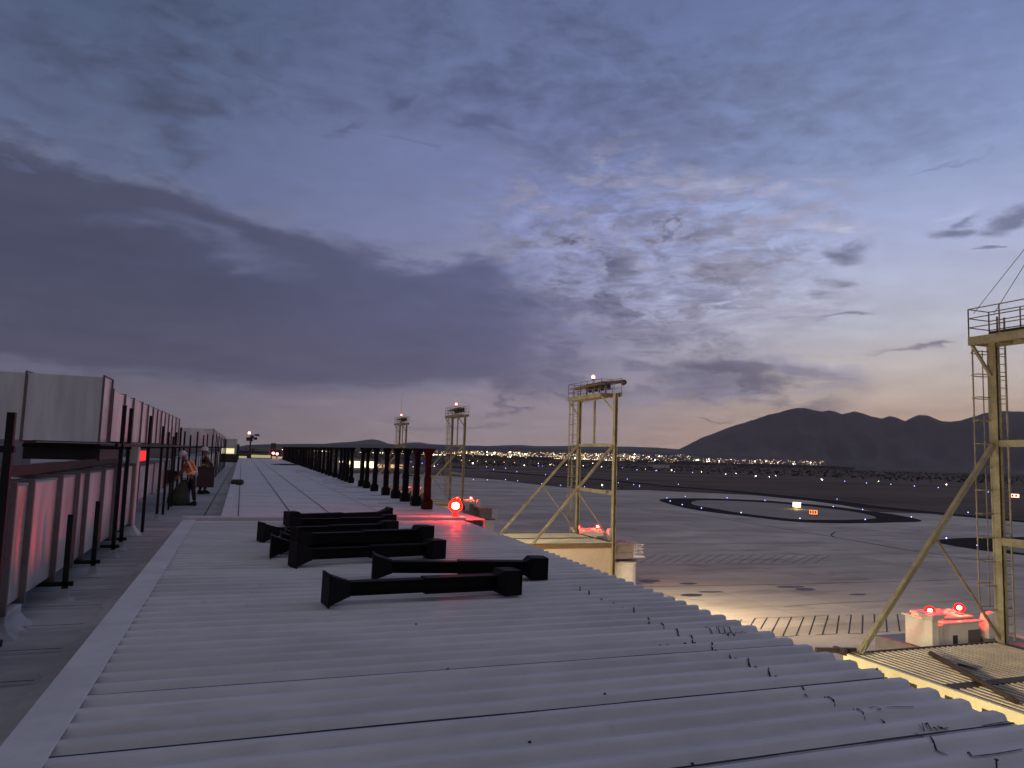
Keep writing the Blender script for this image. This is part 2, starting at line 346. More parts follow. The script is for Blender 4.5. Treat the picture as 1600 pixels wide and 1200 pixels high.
# slab joints every 7.5 m
def joint(comp,pitch,w):
    s_=t.n('ShaderNodeSeparateXYZ'); t.put(s_.inputs[0],oc); f=t.m('FRACT',t.m('DIVIDE',s_.outputs[comp],pitch)); return t.m('LESS_THAN',f,w)
fl_=t.vm('FLOOR',t.vm('MULTIPLY',oc,(1/7.5,1/7.5,1))); wnz=t.n('ShaderNodeTexWhiteNoise'); t.put(wnz.inputs[0],fl_); sv=t.m('ADD',.88,t.m('MULTIPLY',wnz.outputs[0],.20)); c1=t.mix(1.,c1,t.xyz(sv,sv,sv),'MULTIPLY')
rub=t.mr(t.noise(t.vm('MULTIPLY',oc,(.012,.11,1)),1.,4,.5,1.2),.55,.70); c1=t.mix(t.m('MULTIPLY',rub,.30),c1,(.12,.10,.09,1))
jt=t.m('MAXIMUM',joint(0,7.5,.010),joint(1,7.5,.010)); c1=t.mix(t.m('MULTIPLY',jt,.30),c1,(.07,.06,.06,1))
t.put(b.inputs['Base Color'],c1); t.put(b.inputs['Roughness'],t.mr(st2,.35,.7,.5,.7)); b.inputs['Specular IOR Level'].default_value=.1
top=[(470,742),(560,740),(650,741),(725,745.5),(782,750),(820,755),(875,761),(907,764),(975,766),(1012,766),(1072,769),(1120,771),(1180,774),(1240,780),(1300,786),(1368,800),(1468,803),(1600,816),(1700,828)]
ap=[gp(*p) for p in top]+[Vector((260,-60,0)),Vector((8,-60,0)),Vector((8,200,0)),Vector((20,500,0))]
a=MB(); a.poly(ap,GZ); struct(a.build('apron',conc))
asph=mat('asphalt',(.018,.015,.018),.9,0,.35,.05,spec=.05)
asph2=mat('asphalt_island_inside',(.33,.28,.26),.8,0,.3,.03)
def catm(pts,n=5,closed=False):
    out=[]; N=len(pts)
    for i in range(N if closed else N-1):
        p=[Vector(pts[(i+k)%N] if closed else pts[max(0,min(N-1,i+k))]) for k in(-1,0,1,2)]
        for j in range(n):
            u=j/n; out.append(.5*((2*p[1])+(p[2]-p[0])*u+(2*p[0]-5*p[1]+4*p[2]-p[3])*u*u+(3*p[1]-p[0]-3*p[2]+p[3])*u**3))
    if not closed: out.append(Vector(pts[-1]))
    return out
def zp(lst,ox,oy,s): return [tuple(gp(*q)[:2]) for q in zm(lst,ox,oy,s)]
outer=zp([(175,405),(200,398),(300,396),(440,399),(588,405),(700,414),(860,429),(1000,447),(1120,464),(1202,485),(1100,491),(980,494),(860,494),(700,488),(495,465),(340,446),(265,432),(205,416)],960,620,2.5)
inner=zp([(300,414),(330,405),(440,406),(588,413),(700,422),(855,439),(960,454),(1020,470),(1000,477),(900,481),(760,480),(660,474),(500,455),(380,435),(318,424)],960,620,2.5)
m_=MB(); m_.poly([tuple(p) for p in catm(outer,4,True)],GZ+.012); struct(m_.build('taxiway_asphalt_ring',asph))
m_=MB(); m_.poly([tuple(p) for p in catm(inner,4,True)],GZ+.022); struct(m_.build('taxiway_island',asph2))
o2=zp([(1250,565),(1300,555),(1420,550),(1700,548),(1800,560),(1800,625),(1640,622),(1480,606),(1380,592),(1300,578)],960,620,2.5)
m_=MB(); m_.poly([tuple(p) for p in catm(o2,3,True)],GZ+.012); struct(m_.build('taxiway_asphalt_ring',asph))
i2=zp([(1525,592),(1560,584),(1760,580),(1760,612),(1640,614),(1560,606)],960,620,2.5)
m_=MB(); m_.poly([tuple(p) for p in catm(i2,3,True)],GZ+.022); struct(m_.build('taxiway_island',mat('island_concrete',(.32,.28,.24),.8,0,.2,.05)))
# taxiway strip beyond the apron with its pale shoulder line
line_px=[(500,722),(600,725),(680,727),(727,729.5),(760,733),(807,738.5),(850,742),(900,745.5),(972,751),(1075,761),(1160,767),(1240,775),(1320,783),(1380,791),(1468,800),(1600,813),(1700,824)]
lp=[gp(*p) for p in line_px]
wd=[30,28,26,24,20,18,16,15,14,14,14,15,15,14,12,8,6]
edge=[]; 
for i,p in enumerate(lp):
    d=(lp[min(i+1,len(lp)-1)]-lp[max(i-1,0)]).normalized(); n=Vector((d.y,-d.x,0)); 
    if n.dot(-p)<0: n=-n
    edge.append(p+n*wd[i])
m_=MB(); m_.poly([tuple(p[:2]) for p in lp]+[tuple(p[:2]) for p in reversed(edge)],GZ+.004); struct(m_.build('taxiway',asph))
m_=MB(); m_.strip([tuple(p[:2]) for p in lp],[6,5,4,4,3.5,3,2.6,2.2,2,1.6,1.4,1.3,1.1,1,1,.8,.8],GZ+.02); struct(m_.build('shoulder_line',mat('pale_shoulder',(.24,.20,.17),.8,0,.3,.2)))
rw=mat('runway_surface',(.13,.10,.09),.85,0,.3,.01)
def gstrip(name,px,w,m,z=.006):
    q=MB(); q.strip([tuple(gp(*p)[:2]) for p in px],w,GZ+z); return struct(q.build(name,m))
gstrip('runway',[(560,730),(700,733),(860,737),(1000,741),(1100,743),(1180,745.5),(1300,750),(1420,755),(1600,763),(1750,770)],[90,80,55,45,38,34,28,24,18,16],rw)
gstrip('runway_edge_line',[(560,726.5),(700,728),(860,732),(1000,737.5),(1100,740.5),(1180,743),(1300,747.5),(1420,752.5),(1600,760)],[10,9,8,7,5,4,3,2.5,2],mat('runway_paint',(.15,.13,.12),.8,0,.3,.02))
gstrip('service_road',[(1000,757),(1150,763),(1300,774),(1420,781),(1600,795)],[5,5,4,4,4],mat('gravel_track',(.09,.075,.065),.9,0,.3,.05))
crk=mat('joint_filler',(.055,.047,.047),.85)
def line(px,w,z=.008,name='expansion_joint',m=crk):
    return gstrip(name,px,w,m,z)
line([(960,790),(1080,803),(1200,822),(1320,842),(1420,860),(1560,880),(1660,893)],.45)
line([(990,850),(1120,849.5),(1300,849.5),(1400,851)],.22)
line([(990,917),(1110,915),(1260,912.5),(1420,908),(1600,903)],.16)
line([(1000,883),(1100,882),(1290,881)],.1)
line([(1230,818.5)]+[(1300,838),(1305,832),(1325,828),(1370,829)][0:0]+[(1232,818.5)],.1)
line([(1305,840),(1298,836),(1305,831),(1330,829),(1375,829)],.35)
line([(960,862),(1100,864)],.1); line([(1225,948),(1290,943),(1400,938)],.1); line([(1000,920),(1060,935),(1100,938)],.08)
# parking hatches
pm=mat('dark_bay_paint',(.045,.040,.042),.8)
q=MB()
def seg(p,r,w): q.strip([tuple(gp(*p)[:2]),tuple(gp(*r)[:2])],w,GZ+.014)
for p,r in [((1159,968),(1153,975)),((1180,966),(1169,984)),((1199,965),(1188,983)),((1218,965),(1202,995)),((1237,964),(1223,994)),((1256,964),(1244,993)),((1274,962.5),(1264,992)),((1294,962),(1285,991.5)),((1311,962),(1307,990)),((1330,961),(1326,990)),((1348,961),(1347,990)),((1366,960),(1367,990)),((1384,960),(1386,988)),((1402,960),(1406,987))]: seg(p,r,.10)
for p,r in [((1180,966),(1256,964)),((1274,962.5),(1294,961.8)),((1321,961.5),(1330,961)),((1223,995),(1250,993)),((1275,992),(1307,990.5)),((1326,990.3),(1347,990)),((1370,988),(1390,987.5)),((1201,996),(1240,994))]: seg(p,r,.08)
struct(q.build('parking_bay_lines',pm))
q=MB()
for i in range(17):
    x=1000+i*17; seg((x+26,866+(i%3)),(x,880),.09)
    if i%2==0: seg((x+26,866+(i%3)),(x+50,868),.07)
struct(q.build('hatched_marking_lines',mat('worn_marking',(.075,.068,.068),.8)))
q=MB(); stn=mat('oil_stain',(.028,.024,.024),.45)
for x,y,rx,ry in [(1015,908,17,2.2),(1080,930,17,2.2),(1075,912,14,1.4),(1258,921,16,2.2),(1235,917,22,1.6),(1340,929,14,1.4),(1110,925,20,1.)]:
    pts=[]
    for k in range(18):
        t_=2*math.pi*k/18; f_=1+.22*noise.noise((math.cos(t_)*2,math.sin(t_)*2,x)); pts.append(tuple(gp(x+rx*f_*math.cos(t_),y+ry*f_*math.sin(t_))[:2]))
    q.poly(pts,GZ+.018)
struct(q.build('oil_stains',stn))
# ================================================================ MOUNTAINS
def ridge_fn(px):
    az_=[]; 
    for x,y in px:
        d=ray(x,y); az_.append((math.atan2(d.x,d.y),d.z/math.hypot(d.x,d.y)))
    def f(a):
        if a<=az_[0][0]: return az_[0][1]
        for (a0,e0),(a1,e1) in zip(az_,az_[1:]):
            if a<=a1:
                u=(a-a0)/(a1-a0); return e0+(e1-e0)*u
        return az_[-1][1]
    return f
def hills(name,f,a0,a1,r0,r1,r2,m,na,nr,amp,seed,label=None,crest=.0004):
    mb=MB(); vs=[]; fs=[]
    for i in range(na+1):
        a_=a0+(a1-a0)*i/na
        for j in range(nr+1):
            u=j/nr*2; rr_=r0+(r1-r0)*u if u<1 else r1+(r2-r1)*(u-1)
            H=(f(a_)+crest*noise.noise((a_*120,seed,3.)))*r1+ZC-GZ
            sh=(u if u<1 else 2-u); sh=max(0,sh)
            prof=sh**1.35
            x=rr_*math.sin(a_); y=rr_*math.cos(a_)
            nn=noise.fractal((a_*30+u,u*4,seed),1.,2.1,5)*amp*H*math.sin(math.pi*min(1,sh))
            ridg=abs(noise.noise((a_*34+u*1.5,u*3.2,seed+4)))*amp*H*1.0*math.sin(math.pi*min(1,sh))
            vs.append((x,y,GZ-4+H*prof+4*prof-ridg+nn*.5))
    for i in range(na):
        for j in range(nr): 
            k=i*(nr+1)+j; fs.append((k,k+1,k+nr+2,k+nr+1))
    mb.add(vs,fs); return struct(mb.build(name,m,smooth=True))
mm=mat('mountain_rock',(.11,.085,.085),.95,0,.4,.0012)
ridge=zm([(275,194),(340,160),(390,142),(450,118),(500,103),(550,88),(600,70),(640,62),(680,50),(715,43),(745,44),(770,50),(810,58),(840,53),(862,58),(890,68),(910,63),(935,57),(965,63),(1000,75),(1045,85),(1075,75),(1100,80),(1135,95),(1165,80),(1190,70),(1230,75),(1260,88),(1280,95),(1310,97),(1350,93),(1400,78),(1440,65),(1500,55),(1560,57),(1640,60),(1800,50),(2100,70),(2500,110)],960,620,2.5)
fr=ridge_fn([(1030,716)]+ridge+[(2200,700)])
A=lambda x:math.atan2(ray(x,700).x,ray(x,700).y)
hills('mountains',fr,A(1030),A(2150),6800,9500,12500,mm,420,26,.22,1.)
low=[(380,699),(440,698.5),(480,696),(502,694),(520,692),(533,691.3),(552,690),(567,688),(575,686.8),(583,686.4),(590,687.3),(596,689),(608,693.5),(621,694.5),(632,692),(639,691.5),(655,691),(664,692.5),(673,694),(700,695),(720,695.6),(740,696.2),(765,696.8),(790,695.6),(815,695.3),(840,697),(880,696.8),(912,696.2),(950,697.4),(987,698),(1025,699.2),(1062,702),(1090,704),(1130,712),(1180,722)]
fl=ridge_fn([(-60,694),(200,693)]+low)
hills('low_hills',fl,A(-80),A(1180),7600,11000,14500,mat('hill_rock',(.085,.072,.080),.95,0,.3,.001),300,16,.12,7.,crest=.00012)
# ================================================================ CITY LIGHTS (uncountable) and town slope
ts=MB(); vs=[]; fs=[]; NA=60; a0,a1=A(430),A(1300)
def slope_h(r_,a_=0): return max(0,(r_-3300)/3700)**1.15*88
for i in range(NA+1):
    a_=a0-.05+(a1-a0+.1)*i/NA
    for j in range(9):
        r_=3300+3700*j/8; e=math.sin(math.pi*min(1,max(0,i/NA)))**.4
        vs.append((r_*math.sin(a_),r_*math.cos(a_),GZ-.6+slope_h(r_)*e))
for i in range(NA):
    for j in range(8): k=i*9+j; fs.append((k,k+1,k+10,k+9))
ts.add(vs,fs); struct(ts.build('town_slope',mat('town_ground',(.045,.038,.040),.95,0,.4,.003),smooth=True))
def octa(mb,p,s):
    x,y,z=p; mb.add([(x+s,y,z),(x-s,y,z),(x,y+s,z),(x,y-s,z),(x,y,z+s),(x,y,z-s)],[(0,2,4),(2,1,4),(1,3,4),(3,0,4),(2,0,5),(1,2,5),(3,1,5),(0,3,5)])
cmats=[emis('town_light_warm',(1,.70,.36),2.4,False),emis('town_light_white',(1,.88,.62),4.5,False),emis('town_light_orange',(1,.45,.16),2.4,False),emis('town_light_dim',(1,.72,.42),.5,False),emis('town_light_bright',(1,.93,.66),11,False)]
ct=MB()
for i in range(4300):
    u=random.random()
    if u<.62: x=random.triangular(560,1080,760)
    elif u<.9: x=random.uniform(900,1290)
    else: x=random.uniform(440,700)
    ytop=703+max(0,(x-640))*.018; ybot=719+max(0,(x-800))*.016
    if x>1080: ytop=714+(x-1080)*.03
    hb=math.degrees(0)
    y=ytop+(ybot-ytop)*random.random()**.9
    clus=noise.noise((x*.035,y*.3,2.))
    if clus<-.12 and random.random()<.6: continue
    if x>1000 and random.random()<.45: continue
    d_=ray(x,y); te=d_.z/math.hypot(d_.x,d_.y); r_=2600
    while r_<6950 and 12.7+r_*te>slope_h(r_)+7: r_+=60
    r_=max(2500,r_-random.uniform(0,120)); p=atr(x,y,r_); p.z=max(p.z,GZ+6); v=random.random()
    w=.36 if x<1000 else .2
    k=0 if v<.20 else 1 if v<.20+w*.4 else 2 if v<.46 else 4 if v>.985 else 3
    s=r_*.00043*(1. if k!=4 else 1.9)*(random.uniform(.6,1.25))
    ct.m=k; octa(ct,p,s)
tag(ct.build('town_lights',cmats),'carpet of warm town lights glittering below the low hills','town lights',kind='stuff')
# low town buildings as one far mass
tb=MB()
for i in range(500):
    x=random.uniform(480,1330); r_=random.uniform(2400,3600); p=atr(x,720,r_); w=random.uniform(8,28); h=random.uniform(4,10)
    tb.box(p.x-w,p.x+w,p.y-8,p.y+8,GZ-1,GZ+h)
tag(tb.build('town_buildings',mat('town_masonry',(.10,.085,.08),.9,0,.3,.02)),'dark low town buildings packed under the lights on the plain','buildings',kind='stuff')
# far scrub and tree belt
def leafmass(name,n,px0,px1,r0,r1,hmin,hmax,label,m):
    mb=MB()
    for i in range(n):
        x=random.uniform(px0,px1); r_=random.uniform(r0,r1); c=atr(x,724,r_); h=random.uniform(hmin,hmax); w=h*random.uniform(.5,1.1)
        for k in range(5):
            ox,oy=random.gauss(0,w*.5),random.gauss(0,w*.4); s_=w*random.uniform(.35,.7); zc=GZ+h*random.uniform(.25,.8)
            vs=[]
            for a_,b_,c_ in((1,0,0),(-1,0,0),(0,1,0),(0,-1,0),(0,0,1),(0,0,-1)):
                j=random.uniform(.7,1.25)*s_; vs.append((c.x+ox+a_*j,c.y+oy+b_*j,zc+c_*j*.8))
            mb.add(vs,[(0,2,4),(2,1,4),(1,3,4),(3,0,4),(2,0,5),(1,2,5),(3,1,5),(0,3,5)])
    return tag(mb.build(name,m),label,'trees',kind='stuff')
leafmass('scrub_belt',4200,450,1850,800,2300,.8,2.4,'dark belt of scrub and low trees beyond the runway',mat('scrub_leaves',(.030,.027,.022),.95,0,.4,.1))
# ================================================================ TERMINAL
EDG=lambda y:5.02+.028*max(0,y-7)
T=empty('terminal_building',(0,20,GZ),'long airport terminal whose white corrugated roof fills the foreground','building')
def tchild(o): 
    o.parent=T; o.matrix_parent_inverse=Matrix.Translation(-Vector((0,20,GZ))); return o
P_=.26; RD=.044
def prof(y):
    f=(y/P_)%1.0        # rounded trapezoid
    c=.5+.5*math.cos(2*math.pi*f); v=1/(1+math.exp(-26*(c-.66)))
    return RD*v
def roofz(x,y): 
    return prof(y+.12+.006*noise.noise((x*.5,y*.3,7)))+.004*noise.noise((x*.5,y*.4,0))+.0012*noise.noise((x*2.2,y*1.4,5))
# near corrugated roof
rb=MB(); ys=[]; y=-4.
while y<17.8: ys.append(y); y+=P_/16
xs=[-.92]+[-.8+i*.33 for i in range(18)]+[99]
vs=[]; fs=[]; nx=len(xs)
for y in ys:
    for x in xs:
        X=x
        if x==99: X=EDG(y)+.02*noise.noise((y*3,1,1))
        vs.append((X,y,roofz(X,y)))
for j in range(len(ys)-1):
    for i in range(nx-1): k=j*nx+i; fs.append((k,k+1,k+nx+1,k+nx))
n0=len(vs)      # edge thickness
for j in range(len(ys)): X=vs[j*nx+nx-1]; vs.append((X[0],X[1],X[2]-.03))
for j in range(len(ys)-1): k=j*nx+nx-1; fs.append((k,n0+j,n0+j+1,k+nx))
rb.add(vs,fs); tchild(rb.build('corrugated_roof',M['roof'],smooth=True))
# sheet laps: every fourth rib
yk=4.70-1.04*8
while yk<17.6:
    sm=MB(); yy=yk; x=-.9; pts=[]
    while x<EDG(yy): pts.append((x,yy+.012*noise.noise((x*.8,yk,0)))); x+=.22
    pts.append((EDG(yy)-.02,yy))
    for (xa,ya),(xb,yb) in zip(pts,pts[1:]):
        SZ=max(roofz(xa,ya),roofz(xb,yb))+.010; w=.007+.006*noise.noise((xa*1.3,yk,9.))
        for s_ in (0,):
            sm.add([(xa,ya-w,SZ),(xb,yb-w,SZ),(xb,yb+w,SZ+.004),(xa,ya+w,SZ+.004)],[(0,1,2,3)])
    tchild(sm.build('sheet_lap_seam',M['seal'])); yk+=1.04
def onroof(pts,w,name,m,z=.005):      # line drawn on the roof surface
    mb=MB(); P=[]
    for (x0,y0),(x1,y1) in zip(pts,pts[1:]):
        n=max(1,int(math.hypot(x1-x0,y1-y0)/.025))
        for k in range(n): P.append((x0+(x1-x0)*k/n,y0+(y1-y0)*k/n))
    P.append(pts[-1]); vs=[]
    for i,p in enumerate(P):
        a_=P[max(0,i-1)]; b_=P[min(len(P)-1,i+1)]; d=Vector((b_[0]-a_[0],b_[1]-a_[1])).normalized(); ww=w*(.7+.6*abs(noise.noise((p[0]*9,p[1]*9,1))))
        if i in(0,len(P)-1): ww*=.3
        for s_ in(1,-1):
            X,Y=p[0]-d.y*ww*s_,p[1]+d.x*ww*s_; vs.append((X,Y,roofz(X,Y)+z+.004))
    mb.add(vs,[(2*i+1,2*i+3,2*i+2,2*i) for i in range(len(P)-1)])
    return mb
def rp(x,y): q=onz(x,y,.03); return (q.x,q.y)
crk_=MB()
for a_ in [[(1112,1007),(1115,1016),(1120,1020)],[(1140,1022),(1144,1028),(1152,1032)],[(1168,1032),(1174,1040),(1183,1047)],[(1201,1047),(1205,1055),(1215,1061)],[(1252,1073),(1255,1080),(1262,1084)],[(1288,1083),(1293,1092),(1305,1100)],
  [(1078,994),(1082,1000),(1084,1004)],[(1055,982),(1058,988),(1063,993)],[(1031,972),(1034,978),(1038,980)],[(1011,964),(1014,971),(1017,975)],[(990,952),(992,958)],[(972,947),(973,952)],[(958,942),(959,946)],[(938,937),(941,940)],[(920,925),(921,929)],[(906,919),(907,923)],
  [(1333,1102),(1340,1112),(1352,1120)],[(1429,1139),(1440,1145),(1448,1149)],[(1453,1155),(1458,1163),(1468,1169),(1482,1174)],[(1509,1175),(1519,1188),(1560,1183),(1600,1176)],
  [(868,905),(869,908)],[(850,898),(851,901)],[(835,890),(836,893)],[(1376,1118),(1381,1122),(1384,1131)]]:
    tchild(onroof([rp(*p) for p in a_],.009 if a_[0][1]<1100 else .007,'x',None).build('sealant_crack',M['seal']))
# faded hand lettering and squiggles near the edge, written along the roof sheets
def scrib(px0,px1,letters,size):
    a_=Vector(rp(*px0)); b_=Vector(rp(*px1)); dx=(b_-a_); L=dx.length; dx.normalize(); dy=Vector((-dx.y,dx.x)); n=len(letters); out=MB(); cw=L/n
    for i,ch in enumerate(letters):
        for stroke in ch:
            pts=[tuple(a_+dx*(cw*(i+.12+.76*u))+dy*(size*v)) for u,v in stroke]; q=onroof(pts,.0045 if size<.1 else .007,'x',None,.006); out.add(q.v,q.f)
    return out
Lc=[[(.9,.85),(.3,1),(0,.5),(.3,0),(.9,.15)]]; La=[[(.1,.6),(.6,.7),(.6,0)],[(.6,.35),(.1,.3),(.1,0),(.6,.05)]]; Ll=[[(.5,1),(.5,0)]]; Ln=[[(0,0),(.05,.7)],[(.05,.5),(.5,.75),(.6,0)]]
Lv=[[(0,.9),(.4,0),(.9,.9)]]; Lo=[[(.2,.1),(.1,.7),(.6,.8),(.8,.2),(.2,.1)]]; Lm=[[(0,0),(.2,.8),(.45,.2),(.7,.8),(.95,0)]]; Lr=[[(.1,0),(.1,.7),(.5,.75),(1.2,.8)]]
s1=scrib((1136,996),(1172,993),[Lc,La,Ll,Ll],.42)
s2=scrib((1440,1138),(1490,1135),[Lv,Lo,La,Lm,Lr],.045); tchild(s2.build('marker_writing',M['ink']))
s3=onroof([rp(*p) for p in[(1357,1111),(1366,1109),(1377,1112),(1370,1114)]],.008,'x',None); tchild(s3.build('marker_line',M['ink']))
s3=onroof([rp(*p) for p in[(1381,1110),(1400,1109),(1428,1109)]],.006,'x',None); tchild(s3.build('marker_line',M['ink']))
s3=onroof([rp(*p) for p in[(1533,1129),(1550,1126),(1575,1122),(1582,1124),(1545,1130)]],.007,'x',None); tchild(s3.build('marker_line',M['ink']))
tchild(s1.build('marker_writing',M['ink']))
class SC:
    def lathe(s,*a): q=MB(); q.lathe(*a); tchild(q.build('roof_screw',M['dark']))
sc=SC()
for i in range(9): 
    p=rp(1030+i*14+random.uniform(-2,2),1005-i*.8+random.uniform(-2,2)); sc.lathe([(.014,0),(.010,.012)],(p[0],p[1],roofz(*p)),8)
for px in [(1082,1185),(945,1088),(1370,1048),(820,1056),(840,1067),(650,978),(700,1040),(830,1010),(470,1080),(520,1164),(828,1152)]:
    p=rp(*px); sc.lathe([(.012,0),(.010,.006),(.005,.010)],(p[0],p[1],roofz(*p)),8)
# bolt standing proud near the bottom right corner
p=onz(1557,1192,.03); q=MB(); q.lathe([(.005,0),(.005,.045)],(p.x,p.y,roofz(p.x,p.y)),8); q.lathe([(.012,.046),(.012,.052)],(p.x,p.y,roofz(p.x,p.y)),10); tchild(q.build('bolt',M['dark']))
# flashing strip along the left edge and across the far end
fb=MB(); y=-4.
fl_secs=[(-4,1.4),(1.4,4.2),(4.2,6.3),(6.3,8.9),(8.9,12.5),(12.5,17.9)]
for y0,y1 in fl_secs:
    z=RD+.012; fb.box(-1.12,-.86+.01*random.random(),y0,y1-.008,z-.012,z+.002*random.random()); fb.box(-1.124,-1.112,y0,y1-.008,z-.14,z-.013)
tchild(fb.build('edge_flashing',M['flash'],bevel=.003))
dk=MB(); dk.box(-1.105,-1.06,-4,17.9,-.4,RD-.004); tchild(dk.build('upstand',M['walk']))
cb=MB(); cb.box(-1.16,EDG(18)+.05,17.86,18.06,-.2,.13); tchild(cb.build('cross_curb',M['flash'],bevel=.02))
# far smooth roof
fr_=MB(); vs=[];fs=[]; nxx=14; yl=[18.06+i*1.2 for i in range(82)]
for j,y in enumerate(yl):
    for i in range(nxx+1):
        x=-.30+i*(5.9+.30+.002*y)/nxx; z=.035+.012*noise.noise((x*.7,y*.35,2))+.02*math.sin(max(0,(y-18))*.02)
        vs.append((x,y,z))
for j in range(len(yl)-1):
    for i in range(nxx): k=j*(nxx+1)+i; fs.append((k,k+1,k+nxx+2,k+nxx+1))
fr_.add(vs,fs); 
fr_.box(-.33,-.30,18.06,yl[-1],-.4,.05); fr_.box(5.9,5.94,18.06,yl[-1],-.3,.045)
tchild(fr_.build('far_roof',M['roof'],smooth=False))
ft=MB(); ft.box(-.36,-.14,18.06,yl[-1],.055,.075); tchild(ft.build('far_edge_flashing',M['flash'],bevel=.004))
def fz(x,y): return .052+.02*math.sin(max(0,(y-18))*.02)+.012*noise.noise((x*.7,y*.35,2))*.6
JM=mat('grey_joint',(.08,.075,.09),.7)
for X,w in((.02,.012),(1.28,.014),(2.25,.012),(3.6,.008)):
    fs_=MB(); y=18.3
    while y<112:
        fs_.add([(X-w,y,fz(X,y)),(X+w,y,fz(X,y)),(X+w,y+1.2,fz(X,y+1.2)),(X-w,y+1.2,fz(X,y+1.2))],[(0,1,2,3)])
        y+=1.2
    tchild(fs_.build('roof_joint',JM))
y=19.3
while y<60:
    x0=random.uniform(3.6,4.6); fs_=MB(); fs_.box(x0,x0+random.uniform(.5,1.3),y,y+.02,fz(x0,y)-.004,fz(x0,y)+.004); tchild(fs_.build('sealant_mark',JM)); y+=random.uniform(1,2.4)
# lower walkway to the left
WZ=-.32
wk=MB(); vs=[];fs=[]; y=-4.; ysw=[]
while y<24: ysw.append(y); y+=.052
while y<119: ysw.append(y); y+=2.
xw=[-16,-10,-6,-4,-3,-2.4,-2,-1.7,-1.4,-1.1,-.28]
for y in ysw:
    amp=1 if y<18 else max(0,1-(y-18)/6)
    for x in xw: vs.append((x,y,WZ+amp*.6*prof(y*.5+.1)+.008*noise.noise((x,y*.6,8))))
for j in range(len(ysw)-1):
    for i in range(len(xw)-1): k=j*len(xw)+i; fs.append((k,k+1,k+len(xw)+1,k+len(xw)))
wk.add(vs,fs); tchild(wk.build('walkway_roof',M['walk'],smooth=True))
ws=MB()
for X0,X1 in((-.91,-.62),):
    for k in range(50):
        y=18.4+k*1.9; u=k/50; X=X0+(X1-X0)*u; Xn=X0+(X1-X0)*(k+1)/50
        ws.add([(X-.012,y,WZ+.03),(X+.012,y,WZ+.03),(Xn+.012,y+1.9,WZ+.03),(Xn-.012,y+1.9,WZ+.03)],[(0,1,2,3)])
for k in range(14):
    y=5.2+k*1.04; 
    ws.add([(-6,y-.012,WZ+.036),(-1.5,y-.012,WZ+.036),(-1.5,y+.012,WZ+.036),(-6,y+.012,WZ+.036)],[(0,1,2,3)])
tchild(ws.build('walkway_seam',M['seal']))
# irregular membrane turn-up strip beside the upstand
tu=MB(); vs=[];fs=[]; n=160
for i in range(n+1):
    y=-4+22*i/n; w=.32+.07*noise.noise((y*1.1,0,0))+.02*noise.noise((y*5,0,3))
    vs+=[(-1.125,y,WZ+.10),(-1.125-w*.55,y,WZ+.055),(-1.125-w,y,WZ+.034+.012)]
for i in range(n):
    for k in range(2): q=i*3+k; fs.append((q,q+3,q+4,q+1))
tu.add(vs,fs); tchild(tu.build('membrane_turnup',M['walk'],smooth=True))
# body of the terminal under the roofs
tw=MB(); tw.box(-30,EDG(7)-.35,-6,17.8,GZ,-.45); tw.box(-30,5.75,17.8,118,GZ,-.45); tw.box(-30,-16.02,-6,118,-.449,-.25); tchild(tw.build('wall',M['wall']))
tg=MB()
for k in range(40):
    y0=-5+k*3; X=EDG(7)-.35 if y0+2.5<17.8 else 5.75; tg.box(X,X+.03,y0,y0+2.4,GZ+4.6,GZ+7.6)
tchild(tg.build('window',M['glass']))
# floodlights on the facade that light the gates from below the roof edge
def wall_flood(i_,y,P,z=-2.0,aim=(18,2,-5),x=5.6,size=math.radians(150),col=(1,.79,.46)):
    f=empty('wall_floodlight',(x,y,z),'floodlight on the facade under the roof edge, %s from the camera'%ordn(i_),'floodlight','floodlights on the terminal facade')
    h=MB(); h.box(0,.35,-.25,.25,-.02,.16); h.build('housing',M['dark'],f,bevel=.01)
    g_=MB(); g_.box(.02,.33,-.22,.22,-.035,-.022); g_.build('lens',emis('floodlight_lens',col,60,False),f)
    L=bpy.data.lights.new('flood','SPOT'); L.energy=P; L.color=col; L.spot_size=size; L.spot_blend=1.0; L.shadow_soft_size=.25
    o=bpy.data.objects.new('flood_light',L); C.objects.link(o); o.parent=f; o.location=(.5,0,-.1); o.rotation_euler=Vector(aim).to_track_quat('-Z','Y').to_euler()
for i_,(y,p,aim) in enumerate(((11,7500,(20,6,-4)),(33,3200,(20,-8,-5)),(46,15000,(20,7,-4)),(54,3600,(26,2,-10)),(84,5200,(22,9,-2)),(122,5200,(22,9,-2)))): wall_flood(i_,y,p,aim=aim)
wall_flood(7,20,9000,aim=(38,18,-9),size=math.radians(60))
